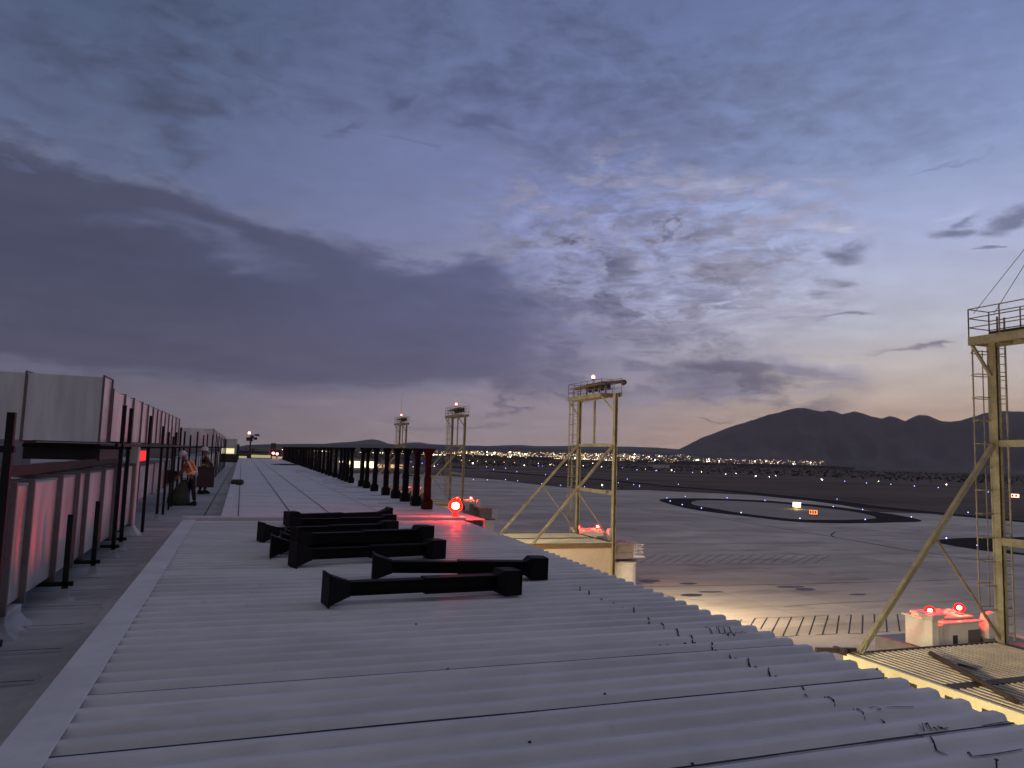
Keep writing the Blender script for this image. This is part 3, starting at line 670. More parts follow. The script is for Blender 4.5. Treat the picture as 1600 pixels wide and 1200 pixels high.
# ================================================================ GATES: fixed bridge, mast, rotunda
def rail(mb,pts,h,n=3,r=.022):
    for k in range(n):
        z=h*(k+1)/n
        for a_,b_ in zip(pts,pts[1:]): mb.tube([(a_[0],a_[1],a_[2]+z),(b_[0],b_[1],b_[2]+z)],r,6)
    for a_,b_ in zip(pts,pts[1:]):
        L=(Vector(b_)-Vector(a_)).length; m=max(1,round(L/1.3))
        for i in range(m+1):
            p=Vector(a_).lerp(Vector(b_),i/m); mb.tube([p,p+Vector((0,0,h))],r*1.15,6)
gates=[(20.9,'nearest','right-hand'),(59.5,'second nearest','middle'),(101.8,'third','small'),(139.2,'farthest','tiny')]
gate_desc=['at the right edge of the picture','behind the standing white bridge roof in mid picture','behind the red lamp on the roof edge','rising behind the row of black columns']
BZ=-4.9
for gi,(Y0,nm,sz) in enumerate(gates):
    near=gi==0
    # ---- fixed bridge
    b=empty('boarding_bridge',(24.4,Y0-3.5,GZ),'cream walled boarding bridge with ribbed flat roof '+['under the right-hand mast','under the middle mast, lit cream','beyond the roof edge lamp','farthest, half hidden by black columns'][gi],'boarding bridge','fixed boarding bridges along the apron')
    L=lambda X,Y,Z:(X-24.4,Y-(Y0-3.5),Z-GZ)
    def bx(mb,x0,x1,y0,y1,z0,z1): mb.box(x0-24.4,x1-24.4,y0-(Y0-3.5),y1-(Y0-3.5),z0-GZ,z1-GZ)
    ya,yb=Y0-7.3,Y0+.15; x0,x1=20.45,28.0
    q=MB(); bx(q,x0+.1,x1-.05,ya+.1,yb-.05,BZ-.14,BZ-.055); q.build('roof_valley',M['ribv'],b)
    q=MB(); x=x0+.22
    while x<x1-.2:
        for (s0,s1) in ((ya+.12,ya+3.35),(ya+3.75,yb-.08)):
            q.loft([[L(x-.062,yy,BZ-.054),L(x+.062,yy,BZ-.054),L(x+.05,yy,BZ-.012),L(x-.05,yy,BZ-.012)] for yy in(s0,s1)])
        x+=.27
    q.build('roof_rib',M['ribd'],b)
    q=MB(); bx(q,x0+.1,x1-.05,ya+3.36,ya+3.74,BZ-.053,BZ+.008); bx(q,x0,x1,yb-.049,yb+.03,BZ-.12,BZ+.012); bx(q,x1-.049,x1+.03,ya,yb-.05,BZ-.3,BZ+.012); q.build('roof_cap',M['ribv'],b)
    q=MB(); bx(q,x0-.05,x0+.099,ya-.02,yb+.03,BZ-.62,BZ+.02); q.build('fascia',M['fasc'],b,bevel=.01)
    q=MB(); bx(q,x0+.1,x1,ya-.04,ya+.099,BZ-.34,BZ+.01); q.build('south_beam',mat('brown_beam',(.22,.16,.08),.5,.1,.2,2),b)
    for k in range(6): q=MB(); yy=ya+.7+k*1.25; bx(q,x0-.062,x0-.048,yy,yy+.26+.06*(k%2),BZ-.52,BZ-.2); q.build('fascia_opening',M['ribv'],b)
    
    q=MB(); bx(q,x0+.15,x1-.1,ya+.12,yb-.1,BZ-2.9,BZ-.145); q.build('wall',M['cream'],b)
    q=MB(); bx(q,7.6,x0+.14,ya+2.2,yb-2.2,BZ-3.0,BZ-.75); q.build('corridor',M['cream'],b)
    for px_ in(x0+.6,24.4,x1-.9,x1-.3):
        for yy in(ya+.5,yb-.6):
            q=MB(); bx(q,px_-.16,px_+.16,yy-.16,yy+.16,GZ,BZ-2.9); q.build('pillar',M['cream'],b)
    # ---- light mast
    m=empty('light_mast',(28,Y0-3.6,GZ),['olive yellow floodlight mast with ladder cage and guy wires at right edge of photo','olive yellow portal mast with red beacon on top in mid picture','smaller olive mast seen just above the bright red roof lamp','tiny distant olive mast with tall white antenna above black columns'][gi],'light mast','floodlight masts over the gates')
    o=(28,Y0-3.6,GZ); l=lambda X,Y,Z:(X-o[0],Y-o[1],Z-o[2])
    legT=6.9
    for yy in (Y0,Y0-7.3):
        xx=28.05 if yy==Y0 else 27.75
        q=MB(); q.bar(l(xx,yy,GZ),l(xx,yy,legT),.22,.03,(0,1,0)) ; q.bar(l(xx-.115,yy,GZ),l(xx-.115,yy,legT),.025,.36,(0,1,0)); q.bar(l(xx+.115,yy,GZ),l(xx+.115,yy,legT),.025,.36,(0,1,0))
        zz=GZ+1
        while zz<legT: q.box(xx-.10-o[0],xx+.10-o[0],yy-.17-o[1],yy+.17-o[1],zz-o[2],zz+.02-o[2]); zz+=1.6
        q.build('leg',M['yel'],m)
        q=MB(); q.bar(l(21.0,yy,BZ+.05),l(xx-.16,yy,2.7),.17,.17); q.build('brace',M['yel'],m)
        mid=Vector(l(21.0,yy,BZ+.05)).lerp(Vector(l(xx-.16,yy,2.7)),.53)
        q=MB(); q.bar(mid,l(xx-.1,yy,BZ+.12),.085,.085); q.build('thin_brace',M['yel'],m)
        q=MB(); q.box(*[v for v in (20.75-o[0],21.25-o[0],yy-.2-o[1],yy+.2-o[1],BZ+.005-o[2],BZ+.03-o[2])]); q.bar(l(20.98,yy,BZ),l(21.2,yy,BZ+.38),.3,.02); q.build('foot_plate',M['yel'],m)
    for z,h in((2.75,.26),(-1.05,.30)):
        q=MB(); q.bar(l(28.02,Y0-.15,z),l(27.78,Y0-7.15,z),.16,h); q.build('crossbeam',M['yel'],m)
    q=MB(); q.bar(l(27.9,Y0-3.3,2.9),l(27.9,Y0-3.3,6.6),.16,.16); q.build('hanger_post',M['yel'],m)
    dx0,dx1=26.95,28.1; dy0,dy1=Y0-6.2,Y0+.22
    q=MB(); q.box(dx0-o[0],dx0+.12-o[0],dy0-o[1],dy1-o[1],6.62-o[2],6.95-o[2]); q.box(dx1-o[0],dx1+.12-o[0],dy0-1.3-o[1],dy1-o[1],6.62-o[2],6.95-o[2])
    for k in range(8): yy=dy0+.06+k*(dy1-dy0-.12)/7; q.box(dx0+.12-o[0],dx1-o[0],yy-.05-o[1],yy+.05-o[1],6.64-o[2],6.93-o[2])
    q.box(dx0+.12-o[0],dx1-o[0],dy0+.05-o[1],dy1-.05-o[1],6.935-o[2],6.965-o[2]); q.build('deck',M['yel'],m)
    for a_,b_ in (((27.03,Y0+.1,6.62),(27.9,Y0+.02,5.45)),((27.03,Y0-6.3,6.65),(27.65,Y0-7.2,5.4))):
        q=MB(); q.bar(l(*a_),l(*b_),.10,.10); q.build('knee_brace',M['yel'],m)
    q=MB(); rail(q,[l(dx1+.06,dy0-1.3,6.96),l(dx1+.06,dy1,6.96),l(dx0+.06,dy1,6.96),l(dx0+.06,dy0,6.96),l(dx1-.1,dy0,6.96)],1.12); q.build('railing',mat('railing_steel',(.16,.12,.08),.5,.3) if gi==0 else bpy.data.materials['railing_steel'],m)
    # caged ladder on the north leg
    lx=28.6 if near else 27.75; q=MB(); lw=.2 if near else .24; ly=Y0+(.05 if near else .28); hc=28.1 if near else lx; hr=.75 if near else .46
    for sx in(-lw,lw): q.bar(l(lx+sx,ly,BZ),l(lx+sx,ly,7.9),.06,.05)
    z=BZ+.3
    while z<7.2: q.tube([l(lx-lw,ly,z),l(lx+lw,ly,z)],.016,6); z+=.32
    q.build('ladder',M['yel'],m)
    q=MB(); z=BZ+1.2; r_=.40
    while z<6.6:
        q.tube([l(lx-lw-.0,ly,z)]+[l(hc-hr*math.cos(math.pi*k/8),ly+.1+.62*math.sin(math.pi*k/8),z) for k in range(9)]+[l(lx+lw,ly,z)],.022,6); z+=.92
    for k in(1,3,5,7): xx_=hc-hr*math.cos(math.pi*k/8); yy_=ly+.1+.62*math.sin(math.pi*k/8); q.bar(l(xx_,yy_,BZ+1.2),l(xx_,yy_,6.6),.045,.02)
    q.build('ladder_cage',M['yel'],m)
    # floodlight heads on the deck
    for k in range(4):
        yy=Y0-5.6+k*1.15; 
        q=MB(); q.tube([l(27.7,yy,6.97),l(27.7,yy,7.35)],.04,6); q.lathe([(.12,-.24),(.26,-.14),(.30,.10),(.33,.12),(.33,.16)],l(27.85,yy,7.62),16,'x'); q.box(27.66-o[0],28.0-o[0],yy-.36-o[1],yy-.33-o[1],7.3-o[2],7.66-o[2]); q.build('floodlight',M['dark'],m)
    q=MB(); q.bar(l(27.5,Y0-5.7,7.86) if gi else l(27.5,Y0-5.7,7.1),l(27.5,Y0+.1-.4,7.7 if gi else 7.1),.28 if gi else .1,.2 if gi else .1); q.build('light_tray',mat('tray_steel',(.20,.12,.07),.5,.3) if gi==0 else bpy.data.materials['tray_steel'],m)
    if gi==1:
        q=MB(); q.bar(l(27.3,Y0-5.0,7.75),l(28.7,Y0-6.6,7.95),.26,.22); q.build('floodlight_arm',M['dark'],m)
        q=MB(); q.lathe([(.08,-.3),(.2,-.2),(.24,.05),(.24,.09)],l(28.75,Y0-6.7,7.85),14,'y'); h=q.build('floodlight',M['dark'],m)
    # apron floodlight bracketed to the south leg
    if gi in(0,1):
        fx,fy,fz_=28.5,Y0-6.6,-.7
        q=MB(); q.bar(l(27.9,Y0-7.1,fz_+.2),l(fx,fy,fz_+.15),.08,.08); q.box(fx-.05-o[0],fx+.3-o[0],fy-.25-o[1],fy+.25-o[1],fz_-o[2],fz_+.2-o[2]); q.build('apron_floodlight',M['dark'],m)
        Lp=bpy.data.lights.new('apron_flood','SPOT'); Lp.energy=17000 if gi==1 else 3500; Lp.color=(1,.80,.48); Lp.spot_size=math.radians(105); Lp.spot_blend=1.; Lp.shadow_soft_size=.3
        lo=bpy.data.objects.new('apron_flood',Lp); C.objects.link(lo); lo.parent=m; lo.location=l(fx+.15,fy,fz_-.06); lo.rotation_euler=Vector((13,2.,-10.3)).to_track_quat('-Z','Y').to_euler()
    # beacon
    by=Y0-3.9; q=MB(); q.tube([l(27.4,by,6.97),l(27.4,by,8.25)],.03,8); q.lathe([(.10,8.25-o[2]),(.10,8.33-o[2])],(27.4-o[0],by-o[1],0),12); bq=q.build('beacon_pole',M['dark'],m)
    q=MB(); q.lathe([(.12,8.335-o[2]),(.14,8.40-o[2]),(.13,8.52-o[2]),(.06,8.60-o[2])],(27.4-o[0],by-o[1],0),12); q.build('beacon_lamp',M['redsmall'],bq)
    if gi in(0,3):
        q=MB(); az_=Y0-(7.6 if near else 2.5); q.tube([l(27.6,az_,6.97),l(27.6,az_,12.8 if gi==3 else 16.5)],[.07,.03],8)
        if near:
            for (px,py,qx,qy) in((1521,490,1600,390),(1553,490,1600,415)):
                a_=onx(px,py,27.0); b_=onx(qx,qy,27.3); c_=a_+(b_-a_)*2.6; q.tube([l(*a_),l(*c_)],.014,5)
        q.build('antenna',M['white'] if gi==3 else M['grey'],m)
    # ---- rotunda with service landing
    RY=Y0+4.5; rr_o=(35.1,RY,GZ); rt=empty('bridge_rotunda',rr_o,['pink lit corner of jet bridge rotunda at right picture edge','white rotunda column with small railed landing beside the middle mast','white rotunda column behind the bright red roof lamp','distant rotunda hidden behind the black columns'][gi],'rotunda','jet bridge rotundas')
    q=MB(); q.lathe([(1.25,0),(1.25,2.7),(1.32,2.75),(1.32,2.95)],(0,0,0),28); q.build('column',M['white'],rt,smooth=False)
    q=MB(); q.lathe([(1.4,2.96),(1.4,3.05)],(0,0,0),28); q.box(-4.4,-1.6,-.2,4.2,3.25,4.2); q.build('cabin',M['grey'],rt,bevel=.03)
    q=MB(); q.box(-1.55,.35,-1.5,1.4,3.3,4.75); q.box(-1.4,.2,-1.51,-1.6,3.9,4.5); q.build('junction_box',mat('box_grey',(.20,.17,.17),.6,0,.2,1.5) if gi==0 else bpy.data.materials['box_grey'],rt,bevel=.03)
    q=MB(); q.box(.36,1.5,-1.5,1.4,3.42,3.5); rail(q,[(.4,-1.45,3.5),(1.46,-1.45,3.5),(1.46,1.35,3.5),(.4,1.35,3.5)],1.1,3,.02)
    for k in range(9): q.tube([(.45+k*.125,-1.45,3.5),(.45+k*.125,-1.45,4.6)],.01,5)
    q.build('landing',M['white'],rt)
    # ---- lamp cabinet behind the bridge roof
    cx,cy=32.0,Y0+5.9; cbn=empty('equipment_cabinet',(cx,cy,GZ),['white equipment cabinet glowing red under two lamps beneath right mast','low cabinet carrying red lamps behind the middle bridge roof','low cabinet by the third mast foot','low cabinet by the farthest mast foot'][gi],'cabinet','lamp cabinets on the gates')
    q=MB(); q.box(-1.05,1.25,-.9,1.2,4.21,5.52); q.build('body',M['white'],cbn,bevel=.04)
    q=MB(); q.box(-1.15,1.35,-1.0,1.3,5.53,5.62); q.box(-.7,1.3,-.6,1.25,5.63,5.74); q.build('roof',M['white'],cbn,bevel=.03)
    q=MB(); q.box(-1.95,-1.55,-1.1,-.7,4.21,5.75); q.box(-1.54,-1.15,-1.0,-.75,4.21,5.5); q.loft([[(-2.0,-1.15,5.75),(-1.5,-1.15,5.75),(-1.5,-.65,5.75),(-2.0,-.65,5.75)],[(-2.2,-1.35,6.05),(-1.3,-1.35,6.05),(-1.3,-.45,6.05),(-2.2,-.45,6.05)]]); q.build('side_post',M['white'],cbn)
    q=MB(); q.box(1.75,2.2,-1.0,-.55,4.0,5.6); q.loft([[(1.75,-1.,5.6),(2.2,-1.,5.6),(2.2,-.55,5.6),(1.75,-.55,5.6)],[(1.8,-.9,5.85),(2.35,-.9,5.95),(2.35,-.6,5.95),(1.8,-.6,5.85)]]); q.build('side_post',M['white'],cbn)
    q=MB()
    for k in range(3): q.loft([[(-.5+k*.75,.2,5.62),(.1+k*.75,.2,5.62),(.1+k*.75,.8,5.62),(-.5+k*.75,.8,5.62)],[(-.3+k*.75,.3,5.84),(-.1+k*.75,.3,5.84),(-.1+k*.75,.7,5.84),(-.3+k*.75,.7,5.84)]])
    q.bar((-1.7,.2,5.78),(1.5,.6,5.78),.12,.12); q.build('lamp_rail',M['white'],cbn)
    q=MB(); q.box(-.45,-.15,-.91,-.902,4.3,5.0); q.build('vent',M['dark'],cbn); q=MB(); q.box(.52,1.3,-.91,-.902,4.3,5.2); q.build('door',M['grey'] if gi else mat('panel_dark',(.12,.10,.09),.6),cbn)
    lamps=[onz(0,0,-50)]*0
    for li,(lxp,lyp,lzp) in enumerate(((30.8-1.9,0,0),(33.0-1.9,0,0))):
        lmx=-1.2 if li==0 else 1.0; rl_=empty('obstruction_lamp',(cx+lmx,cy-.35+li*.25,GZ+5.76),'red lamp, '+['left','right'][li]+' of the pair '+['on white cabinet beneath right-hand mast','beside middle mast leg, above ribbed bridge roof','beside third mast foot','beside farthest mast foot'][gi],'lamp','red obstruction lamps on gate cabinets')
        q=MB(); q.lathe([(.16,0),(.18,.04),(.12,.07),(.12,.12)],(0,0,0),14); q.build('base',M['grey'],rl_)
        q=MB(); q.lathe([(.16,.12),(.23,.18),(.24,.32),(.17,.44),(.03,.50)],(0,0,0),16); gg=q.build('globe',M['rglass'],rl_,smooth=True); q=MB(); q.lathe([(.04,.20),(.095,.24),(.095,.33),(.04,.37)],(0,0,0),12); q.build('bulb',M['redlamp2'],gg)
# pole and offcuts lying on the nearest bridge roof
def lying(name,px0,px1,z,r,label,cat,m):
    a_=onz(*px0,z); b_=onz(*px1,z); q=MB(); q.tube([a_,a_.lerp(b_,.5)+Vector((0,0,.01)),b_],r,8); return tag(q.build(name,m),label,cat)
lying('conduit_pole',(1454,1021),(1588,1096),BZ+.09,.09,'long dark pole lying diagonally over the nearest ribbed bridge roof','pole',M['ribv'])
lying('short_rod',(1497,1038),(1526,1045),BZ+.04,.035,'short dark rod lying on the ribbed bridge roof beside the long pole','rod',M['dark'])
p=onz(1337,1016,BZ+.06); q=MB(); q.bar(p+Vector((-1.6,.2,.05)),p,.12,.16); q.box(p.x-.7,p.x-.55,p.y-.2,p.y+.35,p.z-.1,p.z+.1); tag(q.build('angle_bracket',M['maroon']),'dark brown bracket jutting left from corner of nearest bridge roof','bracket')
# ================================================================ STEEL COLUMNS
def column_mesh(Lh):
    b_=MB()
    def ring(z,w,d): return [(-w,-d,z),(w,-d,z),(w,d,z),(-w,d,z)]
    b_.loft([ring(0,.15,.13),ring(.20,.15,.13),ring(.30,.075,.075)]); 
    return b_
def make_column(Lh,lie=False):
    e=empty('steel_column',(0,0,0),'x','steel column')
    q=MB(); h=.074
    # H section shaft
    q.box(-h,h,-h,-h+.014,.30,Lh-.22); q.box(-h,h,h-.014,h,.30,Lh-.22); q.box(-.008,.008,-h+.014,h-.014,.30,Lh-.22)
    q.box(-h,-h+.012,-h+.014,h-.014,.30,Lh-.22)
    q.build('shaft',M['col'],e)
    q=MB(); k=.089; q.box(-k,k,-k,-h-.003,.32,Lh*.52); q.box(-k,k,h+.003,k,.32,Lh*.52); q.box(-k,-h-.003,-h-.003,h+.003,.32,Lh*.52); q.build('sleeve',M['col'],e)
    q=MB(); q.loft([[(-w,-w,z),(w,-w,z),(w,w,z),(-w,w,z)] for w,z in((.130,.012),(.145,.03),(.145,.23),(.088,.31))]); q.box(-.145,.145,-.145,.145,0,.011); q.build('base_block',M['col'],e)
    q=MB(); q.loft([[(-w,-w,z),(w,-w,z),(w,w,z),(-w,w,z)] for w,z in((.082,Lh-.255),(.09,Lh-.22),(.142,Lh-.06),(.158,Lh-.02))]); q.box(-.172,.172,-.172,.172,Lh-.019,Lh); q.build('flared_head',M['col'],e)
    return e
proto=make_column(1.77)
ys_=[onx(x,740,5.2).y for x in(668,652,633,618,602,585,571,563.5,547,541)]
y=ys_[-1]
while y<108: y+=random.uniform(1.3,2.7); ys_.append(y)
for i,y in enumerate(ys_):
    c=proto if i==0 else copy_tree(proto)
    c.location=(5.2+.0035*(y-20)+random.uniform(-.03,.03),y,.045+.02*math.sin((y-18)*.02)); c.rotation_euler=(R(random.uniform(-.6,.6)),R(random.uniform(-.6,.6)),R(random.uniform(-4,4)))
    tag(c,'black steel column standing on the roof edge, %s from the near end of the row'%ordn(i),'steel column','black columns standing along the roof edge')
lproto=make_column(2.35)
# lying columns: flared end px, block end px (ground contact)
def cyl_name(): pass
lay=[((0.93,8.22),(3.22,8.50),0,'nearest, lying in front of all the others',+1,0),
     ((1.68,9.72),(3.98,9.42),0,'second nearest, reaching farthest right',+1,0),
     ((0.76,10.92),(3.08,11.55),0,'third from front, flared end left of the thick bundle',+1,0),
     ((0.50,11.95),(2.84,11.95),0,'fourth from front, middle of the bundle',+1,0),
     ((0.75,12.75),(3.08,12.95),0,'fifth from front, at the back of the bundle',+1,0),
     ((0.40,13.85),(2.95,14.70),0,'sixth from front, with flared end farthest left',+1,0),
     ((3.36,18.0-.55),(0.98,16.75),0,'farthest, flared end pointing right',+1,0),
     ((0.95,15.6),(3.2,16.1),0,'seventh from front, just before the farthest one',-1,0)]
lay+=[((0.80,11.35),(3.0,12.05),.17,'resting on top of the bundle',1,0),((0.66,12.35),(2.9,12.45),0,'wedged low in the middle of the bundle',1,0)]
for i,(hd,bs,zl,lab,_,_) in enumerate(lay):
    c=lproto if i==0 else copy_tree(lproto)
    H=Vector((hd[0],hd[1],.042+zl+.172)); Bp=Vector((bs[0],bs[1],.042+zl+.147)); d=(H-Bp).normalized()
    zax=d; yax=Vector((0,0,1)); xax=yax.cross(zax).normalized(); yax=zax.cross(xax)
    c.matrix_world=Matrix(((xax.x,yax.x,zax.x,Bp.x),(xax.y,yax.y,zax.y,Bp.y),(xax.z,yax.z,zax.z,Bp.z),(0,0,0,1)))
    s_=(H-Bp).length/2.35; c.scale=(1,1,s_)
    tag(c,'black steel column lying on the corrugated roof, '+lab,'steel column','black columns lying on the corrugated roof')
# ================================================================ ROOF EDGE LAMP
rl_=empty('obstruction_lamp',(5.12,18.0,.13),'brightest red lamp standing on the roof edge at end of the corrugated roof','lamp')
q=MB(); q.lathe([(.12,-.12),(.12,.0),(.075,.015),(.06,.10),(.09,.13)],(0,0,0),18); q.box(-.14,.14,-.10,.10,-.125,-.10); q.build('base',M['redlens'],rl_)
q=MB(); q.lathe([(.10,.135),(.15,.18),(.165,.27),(.14,.37),(.08,.43),(.02,.45)],(0,0,0),24); gg=q.build('globe',M['rglass'],rl_,smooth=True); q=MB(); q.lathe([(.04,.18),(.085,.21),(.085,.31),(.04,.34)],(0,0,0),16); q.build('bulb',M['redlamp'],gg)
q=MB()
for k in range(6): t_=k*math.pi/3; q.tube([(.15*math.cos(t_),.15*math.sin(t_),.12),(.18*math.cos(t_),.18*math.sin(t_),.28),(.04*math.cos(t_),.04*math.sin(t_),.47)],.004,5)
q.build('wire_guard',M['dark'],rl_)
q=MB(); a_=Vector((5.06,17.9,.07)); q.tube([a_,a_+Vector((-.6,.1,-.02)),a_+Vector((-1.2,.45,0)),a_+Vector((-1.7,.3,0))],.012,6); tag(q.build('lamp_cable',M['seal']),'black cable running left from the red roof edge lamp','cable')
# lamps at the far end of the roof
for i,(x,y) in enumerate(((433,709),(427,708))):
    p=ony(x,y,108 if i==0 else 112); e=empty('obstruction_lamp',(p.x,p.y,p.z-.15),['small red lamp at far end of roof touching the column row','smaller red lamp left of the one at the far roof end'][i],'lamp','lamps at the far roof end')
    q=MB(); q.lathe([(.10,-.5),(.08,.0)],(0,0,0),10); q.build('base',M['grey'],e); q=MB(); q.lathe([(.12,.0),(.17,.08),(.16,.22),(.05,.3)],(0,0,0),12); q.build('globe',M['redsmall'],e)
# ================================================================ DUCTS
def ductrun(name,label,X,W_,z0,z1,joints,along='y',fl=.035,seed=0,axis0=None):
    e=empty(name,(X if along=='y' else axis0,joints[0] if along=='y' else X,z0),label,'air duct'); ox,oy,oz=e.location
    for (a_,b_) in zip(joints,joints[1:]):
        q=MB(); nn=max(5,int((b_-a_)/.09)); nzv=7; g_=.02
        secs=[]
        for k in range(nn+1):
            y=a_+g_+(b_-a_-2*g_)*k/nn; u=k/nn; bul=math.sin(math.pi*u)
            ring=[]
            def wob(s,z,lo=.026): return lo*bul*noise.noise((y*2.4,z*.5,seed+s*7))*1.3+.020*bul**.3*noise.noise((y*4.6,z*.25,seed+s))
            for j in range(nzv+1):
                z=z0+(z1-z0)*j/nzv; c_=math.sin(math.pi*j/nzv); ring.append((0+wob(1,z)*c_+.02*bul*c_*(1 if noise.noise((a_,seed,0))>0 else -1),y,z))
            for j in range(1,4): x=-W_*j/3; ring.append((x,y,z1+(.012*bul*math.sin(math.pi*j/3)-wob(2,x))*.5))
            for j in range(1,nzv+1): z=z1-(z1-z0)*j/nzv; ring.append((-W_,y,z))
            for j in range(1,3): ring.append((-W_+W_*j/3,y,z0))
            secs.append(ring)
        if along=='y': secs=[[(x,y-joints[0],z-z0) for x,y,z in r_] for r_ in secs]
        else: secs=[[(y-axis0 if False else y-joints[0],-x,z-z0) for x,y,z in r_] for r_ in secs]; secs=[list(reversed(r_)) for r_ in secs]
        q.loft(list(reversed(secs)) if along=='y' else list(reversed(secs))); s_=q.build('duct_section',M['duct'],e,smooth=False)
    for y in joints:
        f=MB(); t_=.016 if fl<.05 else .026; 
        def bb(x0,x1,za,zb):
            if along=='y': f.box(x0,x1,y-joints[0]-t_,y-joints[0]+t_,za-z0,zb-z0)
            else: f.box(y-joints[0]-t_,y-joints[0]+t_,-x1,-x0,za-z0,zb-z0)
        bb(.002,fl,z0-fl,z1+fl); bb(-W_-fl,-W_-.002,z0-fl,z1+fl); bb(-W_,0,z1+.02,z1+fl); bb(-W_,0,z0-fl,z0-.004); f.build('flange',M['flange'],e)
    return e
# upper run, cross-over duct nearest, farther runs
ductrun('air_duct','long upper run of silver ducts on the left, above head height',-2.27,1.15,1.72,2.64,[15.0,16.5,17.75,19.2,20.4,21.5,22.6,23.7,24.8,26.0,27.3,28.7,30.2],seed=1)
e=ductrun('air_duct','big silver cross duct at upper left, nearest and largest',14.1,.85,1.70,2.80,[-7.6,-5.7,ony(37,640,14.1).x,-2.27],along='x',axis0=-7.6,seed=5)
ductrun('air_duct','lower run of silver ducts at left, nearest the camera',-2.22,1.2,-.04,1.20,[6.2,7.9,9.0,9.7,11.1,12.2,12.9,14.3,15.6,16.9,18.1],seed=9,fl=.06)
ductrun('air_duct','lower silver duct run beyond the white riser, behind both workers',-2.35,1.0,.30,1.12,[18.75,20.3,21.9,23.5,25.1,26.7,28.3,30.2,32.0,34.0],seed=12)
ductrun('air_duct','pale silver cross duct standing farther along, behind the second worker',46.6,.9,1.62,2.68,[-5.6,-3.55,-1.62],along='x',axis0=-5.6,seed=15)
ductrun('air_duct','farthest upper silver duct run ending by the white unit',-1.66,1.1,1.62,2.64,[47.6,50,53,56,60,64,69,74,80],seed=18)
ductrun('air_duct','farthest lower silver duct run with many thin struts in front',-2.0,1.0,.15,1.12,[38,40,42,44,46,49,52,56,60,66,73,80],seed=22)
# riser wrapped in white membrane and pedestal
ri=MB(); ri.box(-2.36,-2.14,18.2,18.5,WZ,1.70); ri.loft([[(-2.36-w,18.2-w,z),(-2.14+w,18.2-w,z),(-2.14+w,18.5+w,z),(-2.36-w,18.5+w,z)] for w,z in((.16,WZ),(.06,WZ+.1),(.015,WZ+.2))]); tag(ri.build('membrane_riser',M['white'],bevel=.01),'pale membrane wrapped riser between the two duct runs','riser')
pd=MB(); pd.loft([[(-2.5-w,9.0-w,z),(-2.16+w,9.0-w,z),(-2.16+w,9.6+w,z),(-2.5-w,9.6+w,z)] for w,z in((.14,WZ),(.05,WZ+.06),(.0,WZ+.14),(0,-.09))]); tag(pd.build('duct_pedestal',M['walk'],bevel=.01),'pale membrane covered pedestal under the nearest lower duct','pedestal')
# supports: post + crossbar
posts=[(7.84,1.94,-1.98),(10.9,.76,-2.0),(12.8,.80,-2.0),(14.65,2.36,-2.0),(15.75,2.36,-2.03),(18.9,2.34,-2.02),(21.9,2.18,-2.02),(23.6,2.05,-2.02),(25.3,1.95,-2.02),(26.6,2.1,-2.05),(28.4,2.3,-2.05),(30.4,2.2,-2.05),(33.0,2.1,-2.0),(36,2.3,-1.9),(39.5,2.2,-1.8),(42.5,2.3,-1.75),(45.5,2.3,-1.6),(48.5,2.4,-1.5),(51.5,2.3,-1.5),(54.5,2.4,-1.5),(58,2.3,-1.48),(61.5,2.4,-1.48),(65,2.3,-1.45),(69,2.4,-1.45),(73,2.3,-1.45),(77,2.4,-1.45)]
for i,(y,zt,X) in enumerate(posts):
    e=empty('duct_support',(X,y,WZ),'black steel post beside the ducts, %s from the camera%s'%(ordn(i),', short' if zt<1 else ''),'support post','black posts carrying the ducts')
    q=MB(); w=.032; q.box(-w,w,-w,-w+.008,0,zt-WZ); q.box(-w,w,w-.008,w,0,zt-WZ); q.box(-w,-w+.008,-w+.008,w-.008,0,zt-WZ); q.box(w-.008,w,-w+.008,w-.008,0,zt-WZ); q.box(-w,w,-w,w,zt-WZ,zt-WZ+.004); q.build('post',M['black'],e)
    if y<17:
        q=MB(); q.box(-1.4,.09,-.032,.032,.19,.245); q.build('crossbar',M['black'],e)
    if zt>1.5:
        q=MB(); q.box(-1.5,.05,-.034,.034,1.90,1.96); q.build('crossbar',M['black'],e)
    if i in(1,2,3,4,6): 
        q=MB(); q.loft([[(-s_,-s_,z),(s_,-s_,z),(s_,s_,z),(-s_,s_,z)] for s_,z in((.13,.01),(.06,.05),(.04,.16))]); q.build('boot',M['walk'],e)
# rail under upper ducts, tray and enclosures between the runs
q=MB(); q.bar((-2.02,14.2,1.66),(-2.02,46,1.64),.05,.06); tag(q.build('steel_rail',M['black']),'long thin black rail under the upper duct run','rail')
q=MB(); q.box(-2.75,-2.45,7,17.6,1.27,1.36); q.box(-2.46,-2.44,7,17.6,1.361,1.40); tag(q.build('cable_tray',M['black']),'dark cable tray lying on top of the lower near ducts','cable tray')
q=MB(); q.box(-3.7,-2.42,14.7,18.0,1.215,1.262); q.box(-3.6,-2.40,15.1,17.9,1.37,1.66); tag(q.build('steel_enclosure',M['maroon'],bevel=.01),'dark red tinted steel enclosure between upper and lower near ducts','enclosure')
q=MB(); q.box(-12,-6.2,20,27,WZ,1.55); q.box(-11.8,-6.4,20.2,26.8,1.551,1.70); q.box(-8,-6.19,19.985,19.998,.4,1.4); tag(q.build('rooftop_unit',M['grey'],bevel=.03),'blue grey rooftop unit seen through the gap under the large cross duct','rooftop unit')
q=MB(); q.tube([(-7.4,15.5,1.1),(-6.8,15.5,1.1),(-6.3,15.5,1.0),(-6.0,15.6,.5),(-6.0,15.6,WZ)],.28,14); tag(q.build('pipe_elbow',M['duct'],smooth=True),'bent silver pipe under the near cross duct','pipe')
q=MB(); q.box(-2.33,-2.25,19.4,20.6,1.28,1.52); tag(q.build('warning_lamp_panel',emis('red_panel',(1,.04,.05),.9)),'small square glowing red panel between posts above the lower duct','panel light')
